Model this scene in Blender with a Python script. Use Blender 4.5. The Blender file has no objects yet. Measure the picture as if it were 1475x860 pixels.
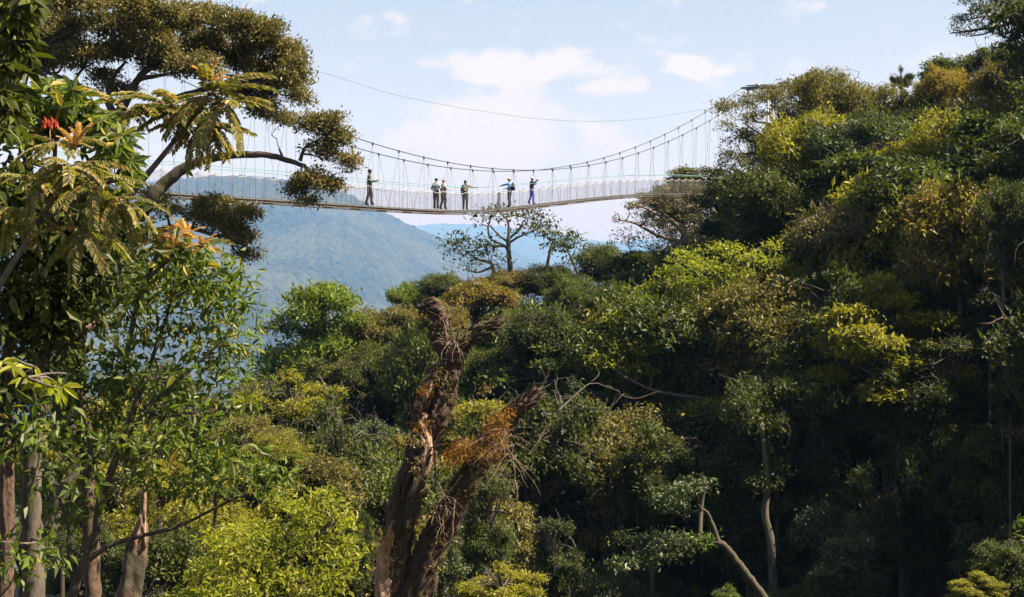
import bpy, math, random
import numpy as np
from mathutils import Vector, Matrix, noise as mnoise

# ------------------------------------------------------------------ camera, sky, sun, exposure
S = bpy.context.scene
COL = S.collection
F = 2339.0                                     # focal length in photograph pixels (1475 wide)
cam_d = bpy.data.cameras.new('camera')
cam = bpy.data.objects.new('camera', cam_d); COL.objects.link(cam)
cam.location = (0, 0, 0); cam.rotation_euler = (math.radians(90), 0, 0)
cam_d.sensor_width = 36.0; cam_d.lens = F / 1475.0 * 36.0
cam_d.clip_start = 0.1; cam_d.clip_end = 120000
S.camera = cam
SUN_ELEV, SUN_AZ = math.radians(51), math.radians(97)    # azimuth clockwise from +Y (view direction)
sd = Vector((math.sin(SUN_AZ) * math.cos(SUN_ELEV), math.cos(SUN_AZ) * math.cos(SUN_ELEV), math.sin(SUN_ELEV)))
sun_d = bpy.data.lights.new('sun', 'SUN'); sun_d.energy = 5.0; sun_d.angle = math.radians(0.5)
sun_d.color = (1.0, 0.89, 0.70)
sun = bpy.data.objects.new('sun', sun_d); COL.objects.link(sun)
sun.rotation_euler = (-sd).to_track_quat('-Z', 'Y').to_euler(); sun.location = (0, 0, 300)
S.view_settings.view_transform = 'Standard'; S.view_settings.look = 'None'
S.view_settings.gamma = 1.0; S.view_settings.exposure = 1.95
try: S.view_settings.use_curve_mapping = False
except Exception: pass
S.cycles.use_denoising = True
S.cycles.max_bounces = 6; S.cycles.diffuse_bounces = 2; S.cycles.transmission_bounces = 3
S.cycles.transparent_max_bounces = 8; S.cycles.volume_bounces = 0
S.cycles.caustics_reflective = False; S.cycles.caustics_refractive = False
S.cycles.use_fast_gi = False

def world():
    w = bpy.data.worlds.new('World'); S.world = w; w.use_nodes = True
    nt = w.node_tree; nt.nodes.clear(); N = nt.nodes.new; L = nt.links.new
    out = N('ShaderNodeOutputWorld'); bg = N('ShaderNodeBackground'); bg.inputs[1].default_value = 0.0655
    sky = N('ShaderNodeTexSky'); sky.sky_type = 'NISHITA'; sky.sun_disc = False
    sky.sun_elevation = SUN_ELEV; sky.sun_rotation = SUN_AZ
    sky.air_density = 1.0; sky.dust_density = 5.0; sky.ozone_density = 2.0; sky.altitude = 1800
    tc = N('ShaderNodeTexCoord')
    # soft cumulus: a handful of directions, broken up by noise
    nz = N('ShaderNodeTexNoise'); nz.inputs['Scale'].default_value = 34; nz.inputs['Detail'].default_value = 8
    nz.inputs['Roughness'].default_value = 0.6
    mp = N('ShaderNodeMapping'); mp.inputs['Scale'].default_value = (1, 1, 1.6)
    L(tc.outputs['Generated'], mp.inputs[0]); L(mp.outputs[0], nz.inputs['Vector'])
    prev = None
    clouds = [(700, 195, 120, 66, .72), (760, 100, 120, 28, .72), (660, 165, 80, 34, .45), (760, 215, 60, 36, .45),
              (865, 125, 60, 15, .42), (922, 122, 24, 14, .5), (995, 97, 34, 18, .75), (1040, 102, 22, 9, .35),
              (862, 190, 40, 25, .4), (465, 16, 24, 10, .25), (505, 108, 50, 14, .15), (870, 215, 70, 20, .3),
              (560, 25, 60, 10, .12), (-500, 60, 260, 60, .5), (-900, 220, 200, 60, .5), (2200, 90, 260, 70, .5), (1900, -150, 240, 60, .5),
              (600, -330, 320, 70, .5), (-200, -500, 300, 90, .5)]
    for (px, py, rx, ry, amt) in clouds:
        d = Vector(((px - 737.5) / F, 1.0, (430 - py) / F))
        ln = d.length; d.normalize()
        sub = N('ShaderNodeVectorMath'); sub.operation = 'SUBTRACT'; L(tc.outputs['Generated'], sub.inputs[0]); sub.inputs[1].default_value = d
        mul = N('ShaderNodeVectorMath'); mul.operation = 'MULTIPLY'; L(sub.outputs[0], mul.inputs[0])
        mul.inputs[1].default_value = (F * ln / rx, F * ln / rx, F * ln / ry)
        le = N('ShaderNodeVectorMath'); le.operation = 'LENGTH'; L(mul.outputs[0], le.inputs[0])
        mr = N('ShaderNodeMapRange'); mr.interpolation_type = 'SMOOTHSTEP'
        L(le.outputs['Value'], mr.inputs[0]); mr.inputs[1].default_value = 0.0; mr.inputs[2].default_value = 1.5
        mr.inputs[3].default_value = amt; mr.inputs[4].default_value = 0.0
        if prev is None: prev = mr.outputs[0]
        else:
            mx = N('ShaderNodeMath'); mx.operation = 'MAXIMUM'; L(prev, mx.inputs[0]); L(mr.outputs[0], mx.inputs[1]); prev = mx.outputs[0]
    # amount * (noise-based erosion)
    er = N('ShaderNodeMapRange'); L(nz.outputs['Fac'], er.inputs[0]); er.inputs[1].default_value = 0.30; er.inputs[2].default_value = 0.70
    er.inputs[3].default_value = -0.24; er.inputs[4].default_value = 0.34
    a = N('ShaderNodeMath'); a.operation = 'ADD'; L(prev, a.inputs[0]); L(er.outputs[0], a.inputs[1])
    s = N('ShaderNodeMapRange'); s.interpolation_type = 'SMOOTHSTEP'; L(a.outputs[0], s.inputs[0]); s.inputs[1].default_value = 0.10; s.inputs[2].default_value = 0.46
    g = N('ShaderNodeMath'); g.operation = 'MULTIPLY'; L(s.outputs[0], g.inputs[0]); g.inputs[1].default_value = 1.0
    mix = N('ShaderNodeMixRGB'); L(g.outputs[0], mix.inputs[0]); L(sky.outputs[0], mix.inputs[1]); mix.inputs[2].default_value = (3.45, 4.4, 5.25, 1)
    wb = N('ShaderNodeMixRGB'); wb.blend_type = 'MULTIPLY'; wb.inputs[0].default_value = 1; L(mix.outputs[0], wb.inputs[1]); wb.inputs[2].default_value = (1.23, .92, .695, 1)
    L(wb.outputs[0], bg.inputs[0]); L(bg.outputs[0], out.inputs[0])
world()

# ------------------------------------------------------------------ helpers
R = np.random.default_rng(7)
random.seed(7)
def W(px, py, Y): return np.array(((px - 737.5) / F * Y, Y, (430.0 - py) / F * Y))
def tagp(o, label=None, cat=None, group=None, kind=None):
    if label: o['label'] = label
    if cat: o['category'] = cat
    if group: o['group'] = group
    if kind: o['kind'] = kind
    return o
def link(name, me, parent=None, mat=None):
    o = bpy.data.objects.new(name, me); COL.objects.link(o)
    if parent is not None: o.parent = parent
    if mat is not None: setmat(o, mat)
    return o
def setmat(o, mat):
    if not o.data.materials: o.data.materials.append(mat)
    o.material_slots[0].link = 'OBJECT'; o.material_slots[0].material = mat
def empty(name, loc, label, cat, group=None):
    o = bpy.data.objects.new(name, None); COL.objects.link(o); o.location = [float(v) for v in loc]; o.empty_display_size = 0.3
    return tagp(o, label, cat, group)
def mesh(name, verts, faces, mats=None, smooth=False, tone=None, midx=None):
    """verts (n,3), faces (m,k) array, all with k corners, or a list of such arrays"""
    me = bpy.data.meshes.new(name)
    fl = faces if isinstance(faces, list) else [faces]
    fl = [np.asarray(f, dtype=np.int32) for f in fl if len(f)]
    verts = np.asarray(verts, dtype=np.float32)
    me.vertices.add(len(verts)); me.vertices.foreach_set('co', verts.ravel())
    nl = sum(f.size for f in fl); nf = sum(len(f) for f in fl)
    me.loops.add(nl); me.loops.foreach_set('vertex_index', np.concatenate([f.ravel() for f in fl]))
    me.polygons.add(nf)
    tot = np.concatenate([np.full(len(f), f.shape[1], np.int32) for f in fl])
    st = np.concatenate([[0], np.cumsum(tot)[:-1]]).astype(np.int32)
    me.polygons.foreach_set('loop_start', st)
    me.polygons.foreach_set('use_smooth', np.full(nf, smooth))
    if midx is not None: me.polygons.foreach_set('material_index', np.asarray(midx, np.int32))
    if tone is not None:
        at = me.attributes.new('tone', 'FLOAT', 'POINT'); at.data.foreach_set('value', np.asarray(tone, np.float32))
    for m in (mats or []): me.materials.append(m)
    me.update(calc_edges=True)
    return me

# ---- materials
def nodes(m):
    m.use_nodes = True; nt = m.node_tree; nt.nodes.clear(); return nt, nt.nodes.new, nt.links.new
def leaf_mat(name, dark, light, trans=None, tr=0.32, rough=0.52, spec=0.30, young=None):
    m = bpy.data.materials.new(name); nt, N, L = nodes(m)
    out = N('ShaderNodeOutputMaterial'); p = N('ShaderNodeBsdfPrincipled')
    p.inputs['Roughness'].default_value = rough; p.inputs['Specular IOR Level'].default_value = spec
    at = N('ShaderNodeAttribute'); at.attribute_name = 'tone'
    oi = N('ShaderNodeObjectInfo')
    ad = N('ShaderNodeMath'); ad.operation = 'MULTIPLY_ADD'; L(oi.outputs['Random'], ad.inputs[0]); ad.inputs[1].default_value = 0.24
    L(at.outputs['Fac'], ad.inputs[2])
    cr = N('ShaderNodeValToRGB'); L(ad.outputs[0], cr.inputs[0])
    e = cr.color_ramp.elements; e[0].position = 0.12; e[0].color = (*dark, 1); e[1].position = 0.92; e[1].color = (*light, 1)
    if young:
        x = cr.color_ramp.elements.new(1.0); x.color = (*young, 1); cr.color_ramp.elements[1].position = 0.86
    L(cr.outputs[0], p.inputs['Base Color'])
    t = N('ShaderNodeBsdfTranslucent'); mul = N('ShaderNodeMixRGB'); mul.blend_type = 'MULTIPLY'; mul.inputs[0].default_value = 1
    L(cr.outputs[0], mul.inputs[1]); mul.inputs[2].default_value = (*(trans or (1.5, 1.7, 0.55)), 1); L(mul.outputs[0], t.inputs[0])
    mx = N('ShaderNodeMixShader'); mx.inputs[0].default_value = tr; L(p.outputs[0], mx.inputs[1]); L(t.outputs[0], mx.inputs[2])
    L(mx.outputs[0], out.inputs[0]); return m
def bark_mat(name, dark, light, scale=3.0, moss=None, bump=0.6, mosslev=0.55, stretch=0.25):
    m = bpy.data.materials.new(name); nt, N, L = nodes(m)
    out = N('ShaderNodeOutputMaterial'); p = N('ShaderNodeBsdfPrincipled'); p.inputs['Roughness'].default_value = 0.9
    tc = N('ShaderNodeTexCoord'); mp = N('ShaderNodeMapping'); mp.inputs['Scale'].default_value = (1, 1, stretch); L(tc.outputs['Object'], mp.inputs[0])
    n1 = N('ShaderNodeTexNoise'); n1.inputs['Scale'].default_value = scale * 3; n1.inputs['Detail'].default_value = 8; n1.inputs['Roughness'].default_value = 0.7
    L(mp.outputs[0], n1.inputs['Vector'])
    cr = N('ShaderNodeValToRGB'); L(n1.outputs['Fac'], cr.inputs[0]); e = cr.color_ramp.elements
    e[0].position = 0.33; e[0].color = (*dark, 1); e[1].position = 0.68; e[1].color = (*light, 1)
    col = cr.outputs[0]
    if moss:
        n2 = N('ShaderNodeTexNoise'); n2.inputs['Scale'].default_value = scale * 0.5; n2.inputs['Detail'].default_value = 6
        L(tc.outputs['Object'], n2.inputs['Vector'])
        r2 = N('ShaderNodeMapRange'); L(n2.outputs['Fac'], r2.inputs[0]); r2.inputs[1].default_value = mosslev - 0.05; r2.inputs[2].default_value = mosslev + 0.05
        mx = N('ShaderNodeMixRGB'); L(r2.outputs[0], mx.inputs[0]); L(col, mx.inputs[1]); mx.inputs[2].default_value = (*moss, 1); col = mx.outputs[0]
    L(col, p.inputs['Base Color'])
    b = N('ShaderNodeBump'); b.inputs['Strength'].default_value = bump; b.inputs['Distance'].default_value = 0.05
    L(n1.outputs['Fac'], b.inputs['Height']); L(b.outputs[0], p.inputs['Normal'])
    L(p.outputs[0], out.inputs[0]); return m
def plain(name, c, rough=0.6, metal=0.0, var=0.15, scale=20):
    m = bpy.data.materials.new(name); nt, N, L = nodes(m)
    out = N('ShaderNodeOutputMaterial'); p = N('ShaderNodeBsdfPrincipled'); p.inputs['Roughness'].default_value = rough; p.inputs['Metallic'].default_value = metal
    tc = N('ShaderNodeTexCoord'); n = N('ShaderNodeTexNoise'); n.inputs['Scale'].default_value = scale; n.inputs['Detail'].default_value = 4
    L(tc.outputs['Object'], n.inputs['Vector']); cr = N('ShaderNodeValToRGB'); L(n.outputs['Fac'], cr.inputs[0]); e = cr.color_ramp.elements
    e[0].position = 0.3; e[0].color = tuple(v * (1 - var) for v in c) + (1,); e[1].position = 0.7; e[1].color = tuple(min(1, v * (1 + var)) for v in c) + (1,)
    L(cr.outputs[0], p.inputs['Base Color']); L(p.outputs[0], out.inputs[0]); return m

LM = {
 'lime':   leaf_mat('lime_leaf',   (.075, .105, .008), (.26, .255, .026), tr=.45),
 'bright': leaf_mat('bright_leaf', (.035, .062, .008), (.14, .175, .018), tr=.38),
 'yellow': leaf_mat('yellow_leaf', (.066, .072, .010), (.25, .225, .020), tr=.42),
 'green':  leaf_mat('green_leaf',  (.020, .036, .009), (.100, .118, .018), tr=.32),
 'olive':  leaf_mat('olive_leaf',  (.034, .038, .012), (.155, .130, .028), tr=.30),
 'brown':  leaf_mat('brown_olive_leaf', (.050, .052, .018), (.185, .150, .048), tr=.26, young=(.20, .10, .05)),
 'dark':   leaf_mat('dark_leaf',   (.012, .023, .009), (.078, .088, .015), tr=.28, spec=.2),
 'glossy': leaf_mat('glossy_leaf', (.018, .038, .010), (.120, .160, .028), tr=.36, rough=.5, spec=.28, young=(.24, .19, .03)),
 'blue':   leaf_mat('bluish_leaf', (.020, .036, .014), (.085, .108, .034), tr=.22, rough=.45),
 'grey':   leaf_mat('grey_leaf',   (.060, .060, .034), (.130, .120, .075), tr=.2),
 'gold':   leaf_mat('golden_leaf', (.090, .078, .014), (.190, .145, .022), tr=.34, young=(.26, .14, .03)),
 'red':    leaf_mat('red_leaf',    (.16, .03, .018), (.30, .07, .03), trans=(1.5, 1.0, .6)),
 'orange': leaf_mat('orange_leaf', (.26, .16, .05), (.46, .30, .10), trans=(1.5, 1.2, .6), tr=.4),
 'petal':  leaf_mat('red_petal',   (.26, .03, .016), (.40, .06, .025), trans=(1.3, 1.0, .7)),
 'frond':  leaf_mat('frond_leaf',  (.075, .085, .028), (.20, .185, .065), tr=.36, young=(.28, .15, .03)),
 'moss':   leaf_mat('dead_moss',   (.10, .048, .010), (.30, .155, .024), trans=(1.4, 1.2, .6), tr=.25, rough=.9, spec=.1),
}
B_DARK = bark_mat('dark_bark', (.020, .015, .010), (.070, .052, .036), 3, moss=(.035, .038, .010), mosslev=.58)
B_PALE = bark_mat('pale_bark', (.028, .022, .017), (.120, .098, .076), 4.5, moss=(.045, .040, .015), mosslev=.58)
B_GREY = bark_mat('grey_bark', (.036, .029, .023), (.125, .105, .083), 2.5, moss=(.055, .050, .018), mosslev=.60)
B_RED  = bark_mat('flaky_red_bark', (.020, .012, .009), (.15, .092, .062), 4.2, bump=1.0, stretch=.5)
B_STUMP = bark_mat('weathered_stump_bark', (.028, .017, .012), (.26, .17, .115), 3.4, moss=(.035, .028, .014), mosslev=.52, bump=1.0, stretch=.5)
B_BROK = bark_mat('rotting_bark', (.006, .004, .003), (.075, .040, .022), 2.6, moss=(.042, .030, .008), mosslev=.54, bump=1.0, stretch=.3)
B_STRIP = bark_mat('stripped_wood', (.13, .065, .036), (.42, .285, .19), 1.4, moss=(.27, .12, .015), mosslev=.58, bump=.8, stretch=.3)
B_TWIG = bark_mat('dead_twig', (.12, .08, .05), (.30, .22, .15), 5)

# ---- geometry builders
def unit(a, axis=-1): return a / (np.linalg.norm(a, axis=axis, keepdims=True) + 1e-9)
def leaf_frames(P, O, rng, droop=0.25, flat=0.55, jit=0.8):
    """direction and normal of leaves at P with outward directions O"""
    n = len(P)
    rnd = unit(rng.normal(size=(n, 3)))
    d = O * 0.7 + rnd * jit; d[:, 2] -= droop; d = unit(d)
    nn = O * 0.5 + unit(rng.normal(size=(n, 3))) * 0.55; nn[:, 2] += flat
    nn = nn - d * np.sum(nn * d, 1, keepdims=True); nn = unit(nn)
    return d, nn
def leaf_quads(P, d, nn, L, wr=0.45, fold=0.12):
    s = np.cross(nn, d); L = np.asarray(L).reshape(-1, 1)
    v = np.empty((len(P), 4, 3)); m = P + d * L * 0.42 + nn * L * fold
    v[:, 0] = P; v[:, 1] = m + s * L * wr * .5; v[:, 2] = P + d * L; v[:, 3] = m - s * L * wr * .5
    return v.reshape(-1, 3), np.arange(len(P) * 4).reshape(-1, 4)
def leaf_fine(P, d, nn, L, wr=0.42, fold=0.10, curl=0.12):
    """six-corner leaf folded along its rib: two quads"""
    s = np.cross(nn, d); L = np.asarray(L).reshape(-1, 1); v = np.empty((len(P), 6, 3))
    v[:, 0] = P; v[:, 3] = P + d * L - nn * L * curl
    v[:, 1] = P + d * L * .30 + s * L * wr * .5 + nn * L * fold; v[:, 2] = P + d * L * .70 + s * L * wr * .42 + nn * L * (fold - curl * .5)
    v[:, 5] = P + d * L * .30 - s * L * wr * .5 + nn * L * fold; v[:, 4] = P + d * L * .70 - s * L * wr * .42 + nn * L * (fold - curl * .5)
    b = np.arange(len(P))[:, None] * 6
    return v.reshape(-1, 3), np.concatenate([b + np.array([[0, 1, 2, 3]]), b + np.array([[0, 3, 4, 5]])])
def lobe_leaves(lobes, rng, leaf, dens=1.0, sub=6, subr=0.42, per=9, droop=.25, flat=.55, zlow=-.35, tspread=1.6, total=None, jit=.8):
    """lobes: list of (centre, (rx, ry, rz)). Returns positions, outward dirs, sizes, tones."""
    PP, OO, TT = [], [], []
    areas = [((r[0] * r[1]) + (r[0] + r[1]) * r[2]) for c, r in lobes]; A = sum(areas)
    for (c, r), ar in zip(lobes, areas):
        r = np.array(r, float); c = np.array(c, float)
        n = (total * ar / A) if total else dens * 3.5 * ar * 4 / (leaf * leaf)
        nt = max(3, int(n / per))
        # sub-lobes on the shell
        k = max(1, sub); dz = unit(rng.normal(size=(k * 3, 3))); dz = dz[dz[:, 2] > zlow][:k]
        if len(dz) == 0: dz = np.array([[0, 0, 1.]])
        sc = c + dz * r * 0.68; sr = r * subr * rng.uniform(.75, 1.25, size=(len(dz), 1)); st = rng.uniform(-.14, .14, size=len(dz)) + rng.uniform(-.10, .10)
        ix = rng.integers(0, len(dz), nt)
        dd = unit(rng.normal(size=(nt, 3))); dd[:, 2] = np.where(dd[:, 2] < zlow, -dd[:, 2], dd[:, 2])
        f = rng.uniform(.55, 1.06, size=(nt, 1)) ** .6
        tp = sc[ix] + dd * sr[ix] * f
        nz = rng.normal(size=(nt, per, 3)) * leaf * tspread * np.array([1, 1, .55])
        p = (tp[:, None, :] + nz).reshape(-1, 3)
        o = unit((np.repeat(dd, per, 0)) + unit(p - c) * .5)
        PP.append(p); OO.append(o)
        t = .42 + st[ix][:, None] + rng.uniform(-.12, .12, size=(nt, 1)) + rng.uniform(-.26, .26, size=(nt, per))
        TT.append(t.ravel())
    P = np.concatenate(PP); O = np.concatenate(OO); T = np.concatenate(TT)
    L = leaf * np.clip(np.exp(rng.normal(size=len(P)) * .32), .5, 2.0)
    d, nn = leaf_frames(P, O, rng, droop, flat, jit)
    return P, d, nn, L, T
def tube(path, rad, n=6, rough=0.0, seed=0.0, cap=True, nfreq=3.0, ridge=0.0):
    """tapered tube along path; returns verts, quads"""
    path = np.asarray(path, float); rad = np.asarray(rad, float); m = len(path)
    t = unit(np.gradient(path, axis=0))
    up = np.array([0.13, 0.97, 0.2]) if abs(t[:, 2]).mean() > .7 else np.array([0, 0, 1.])
    a = unit(np.cross(t, up)); b = np.cross(t, a)
    th = np.linspace(0, 2 * math.pi, n, endpoint=False)
    rr = np.repeat(rad[:, None], n, 1)
    if rough > 0:
        for i in range(m):
            for j in range(n):
                q = Vector((math.cos(th[j]) * 1.8 + seed, math.sin(th[j]) * 1.8, i * nfreq / 30.0 + seed * 3))
                if ridge:
                    q2 = Vector((math.cos(th[j]) * 4.5 + seed, math.sin(th[j]) * 4.5, i * nfreq / 22.0)); rr[i, j] *= 1 + ridge * (.5 - abs(mnoise.fractal(q2, .8, 2.1, 3)) * 1.6)
                rr[i, j] *= 1 + rough * (mnoise.fractal(q, 1.0, 2.0, 4) * 1.3)
    v = path[:, None, :] + (np.cos(th)[None, :, None] * a[:, None, :] + np.sin(th)[None, :, None] * b[:, None, :]) * rr[:, :, None]
    v = v.reshape(-1, 3); i = np.arange(m - 1)[:, None] * n; j = np.arange(n)[None, :]; k = (j + 1) % n
    q = np.stack([i + j, i + k, i + n + k, i + n + j], -1).reshape(-1, 4)
    if cap:
        base = len(v); v = np.vstack([v, path[0], path[-1]])
        jj = np.arange(n); kk = (jj + 1) % n
        q = np.vstack([q, np.stack([kk, jj, np.full(n, base), np.full(n, base)], 1)[:0]])
        tri = np.vstack([np.stack([kk, jj, np.full(n, base)], 1), np.stack([(m - 1) * n + jj, (m - 1) * n + kk, np.full(n, base + 1)], 1)])
        return v, q, tri
    return v, q, np.zeros((0, 3), int)
class MB:
    def __init__(s): s.v = []; s.q = []; s.t = []; s.n = 0
    def add(s, v, q=None, t=None):
        v = np.asarray(v, float)
        if q is not None and len(q): s.q.append(np.asarray(q) + s.n)
        if t is not None and len(t): s.t.append(np.asarray(t) + s.n)
        s.v.append(v); s.n += len(v); return s
    def tube(s, *a, **k): v, q, t = tube(*a, **k); return s.add(v, q, t)
    def box(s, c, sz, rot=None):
        c = np.asarray(c, float); h = np.asarray(sz, float) / 2
        v = np.array([[x, y, z] for x in (-1, 1) for y in (-1, 1) for z in (-1, 1)]) * h
        if rot is not None: v = v @ np.asarray(rot).T
        return s.add(v + c, [[0, 1, 3, 2], [4, 6, 7, 5], [0, 4, 5, 1], [2, 3, 7, 6], [0, 2, 6, 4], [1, 5, 7, 3]])
    def ball(s, c, r, nu=8, nv=6, rot=None):
        c = np.asarray(c, float); r = np.asarray(r, float) * np.ones(3); v = [[0, 0, 1.]]
        for i in range(1, nv):
            a = math.pi * i / nv
            for j in range(nu): v.append([math.sin(a) * math.cos(2 * math.pi * j / nu), math.sin(a) * math.sin(2 * math.pi * j / nu), math.cos(a)])
        v.append([0, 0, -1.]); v = np.array(v) * r
        if rot is not None: v = v @ np.asarray(rot).T
        q = []; t = []
        for j in range(nu):
            k = (j + 1) % nu; t.append([0, 1 + j, 1 + k]); e = 1 + (nv - 2) * nu; t.append([len(v) - 1, e + k, e + j])
            for i in range(nv - 2): q.append([1 + i * nu + j, 1 + (i + 1) * nu + j, 1 + (i + 1) * nu + k, 1 + i * nu + k])
        return s.add(v + c, q, t)
    def mesh(s, name, origin=(0, 0, 0), mats=None, smooth=True, tone=None):
        f = []
        if s.q: f.append(np.concatenate(s.q))
        if s.t: f.append(np.concatenate(s.t))
        return mesh(name, np.concatenate(s.v) - np.asarray(origin, float), f, mats, smooth, tone)
def smooth_path(pts, rad, seg=6, wob=0.0, rng=None):
    """Catmull-Rom through pts"""
    p = np.asarray(pts, float); r = np.asarray(rad, float)
    if len(p) == 2: p = np.array([p[0], (p[0] + p[1]) / 2, p[1]]); r = np.array([r[0], r.mean(), r[1]])
    pe = np.vstack([2 * p[0] - p[1], p, 2 * p[-1] - p[-2]]); out = []; ro = []
    for i in range(len(p) - 1):
        a, b, c, d = pe[i:i + 4]
        for k in range(seg):
            t = k / seg
            out.append(.5 * ((2 * b) + (c - a) * t + (2 * a - 5 * b + 4 * c - d) * t * t + (-a + 3 * b - 3 * c + d) * t ** 3)); ro.append(r[i] * (1 - t) + r[i + 1] * t)
    out.append(p[-1]); ro.append(r[-1]); out = np.array(out); ro = np.array(ro)
    if wob and rng is not None:
        w = rng.normal(size=out.shape) * wob; w[0] = 0; w[-1] = 0; out = out + w
    return out, ro
def limb(mb, a, b, ra, rb, rng, sag=.12, n=5, seg=5, wob=.02):
    a = np.asarray(a, float); b = np.asarray(b, float); L = np.linalg.norm(b - a)
    m1 = a + (b - a) * .35 + rng.normal(size=3) * L * sag * .6 + np.array([0, 0, L * sag * .5]); m2 = a + (b - a) * .7 + rng.normal(size=3) * L * sag * .5 + np.array([0, 0, L * sag * .4])
    p, r = smooth_path([a, m1, m2, b], [ra, ra * .75 + rb * .25, ra * .35 + rb * .65, rb], seg, wob * L * .4, rng)
    mb.tube(p, r, n=n); return p

# ------------------------------------------------------------------ ground, hills, haze
PX = np.array([-60, -40, -25, -13, -6, 0, 5, 12, 18, 25, 40, 60, 100.]); PZ = np.array([-24, -22, -21, -19.5, -17, -14.5, -12.5, -7.5, -2.5, 1.5, 7, 12, 16.])
def ground_z(x, y):
    x = np.asarray(x, float); y = np.asarray(y, float)
    p = np.interp(x + .35 * (y - 110), PX, PZ) - .12 * np.clip(110 - y, 0, 200)
    near = -1.7 - .42 * np.clip(y, -5, 60)
    w = np.clip((y - 8) / 40, 0, 1); w = w * w * (3 - 2 * w)
    z = near * (1 - w) + p * w
    # fall away into the valley beyond the ridge
    z = z - .30 * np.clip(y - 135, 0, 450) * np.clip(1.25 - (x + .0 * y) / 60, .25, 1)
    r = np.hypot(x, y)
    left = np.clip((-x - 28) / 60, 0, 1) * np.clip((y - 20) / 60, 0, 1); z = z - left * np.clip(-x - 28, 0, 200) * .35
    far = np.clip((r - 400) / 1600, 0, 1); z = z * (1 - far) - 420 * far
    z = np.where(y < -5, np.minimum(z, -1.7 + 0 * z) * 0 + (-1.7 - .05 * np.clip(-y - 5, 0, 600)), z)
    return z
soil = bark_mat('forest_soil', (.018, .013, .008), (.060, .040, .022), .6, moss=(.030, .040, .012), mosslev=.5, stretch=1)
forest_far = leaf_mat('far_forest', (.001, .004, .002), (.040, .043, .016), tr=.0, rough=.8, spec=.1)
def build_ground():
    rr = np.concatenate([[0.0], np.geomspace(2, 300, 90), np.geomspace(320, 39500, 46)]); na = 240
    th = np.linspace(0, 2 * math.pi, na, endpoint=False)
    X = rr[:, None] * np.sin(th); Yv = rr[:, None] * np.cos(th); Z = ground_z(X, Yv)
    Z = Z + np.where(rr[:, None] > 5, .5 * np.sin(X * .9) * np.sin(Yv * .7 + 1), 0)
    v = np.stack([X, Yv, Z], -1).reshape(-1, 3); i = np.arange(len(rr) - 1)[:, None] * na; j = np.arange(na)[None]; k = (j + 1) % na
    q = np.stack([i + j, i + na + j, i + na + k, i + k], -1).reshape(-1, 4)
    o = link('ground', mesh('ground', v, q, [soil], True)); tagp(o, 'dark forest floor falling from the viewpoint into the valley', kind='structure')
build_ground()
def vnoise(x, y, seed):
    """cheap value noise"""
    xi = np.floor(x).astype(np.int64); yi = np.floor(y).astype(np.int64); fx = x - xi; fy = y - yi
    fx = fx * fx * (3 - 2 * fx); fy = fy * fy * (3 - 2 * fy)
    def h(a, b):
        n = (a * 374761393 + b * 668265263 + seed * 974711) & 0x7fffffff; n = ((n ^ (n >> 13)) * 1274126177) & 0x7fffffff
        return ((n ^ (n >> 16)) & 0xffff) / 65535.0
    return (h(xi, yi) * (1 - fx) + h(xi + 1, yi) * fx) * (1 - fy) + (h(xi, yi + 1) * (1 - fx) + h(xi + 1, yi + 1) * fx) * fy
def crowns(x, y, cell, seed):
    """height 0..1 of round tree crowns: one jittered crown per cell"""
    best = np.zeros_like(x); tone = np.zeros_like(x); xi = np.floor(x / cell).astype(np.int64); yi = np.floor(y / cell).astype(np.int64)
    for a in (-1, 0, 1):
        for b in (-1, 0, 1):
            cx, cy = xi + a, yi + b
            def h(s):
                n = (cx * 374761393 + cy * 668265263 + s * 974711) & 0x7fffffff; n = ((n ^ (n >> 13)) * 1274126177) & 0x7fffffff
                return ((n ^ (n >> 16)) & 0xffff) / 65535.0
            px = (cx + .1 + .8 * h(seed)) * cell; py = (cy + .1 + .8 * h(seed + 1)) * cell; r = cell * (.55 + .45 * h(seed + 2))
            d2 = ((x - px) ** 2 + (y - py) ** 2) / (r * r); z = np.sqrt(np.clip(1 - d2, 0, 1)) * (.6 + .5 * h(seed + 3))
            tone = np.where(z > best, .15 + .7 * h(seed + 4), tone); best = np.maximum(best, z)
    return best, tone
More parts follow.
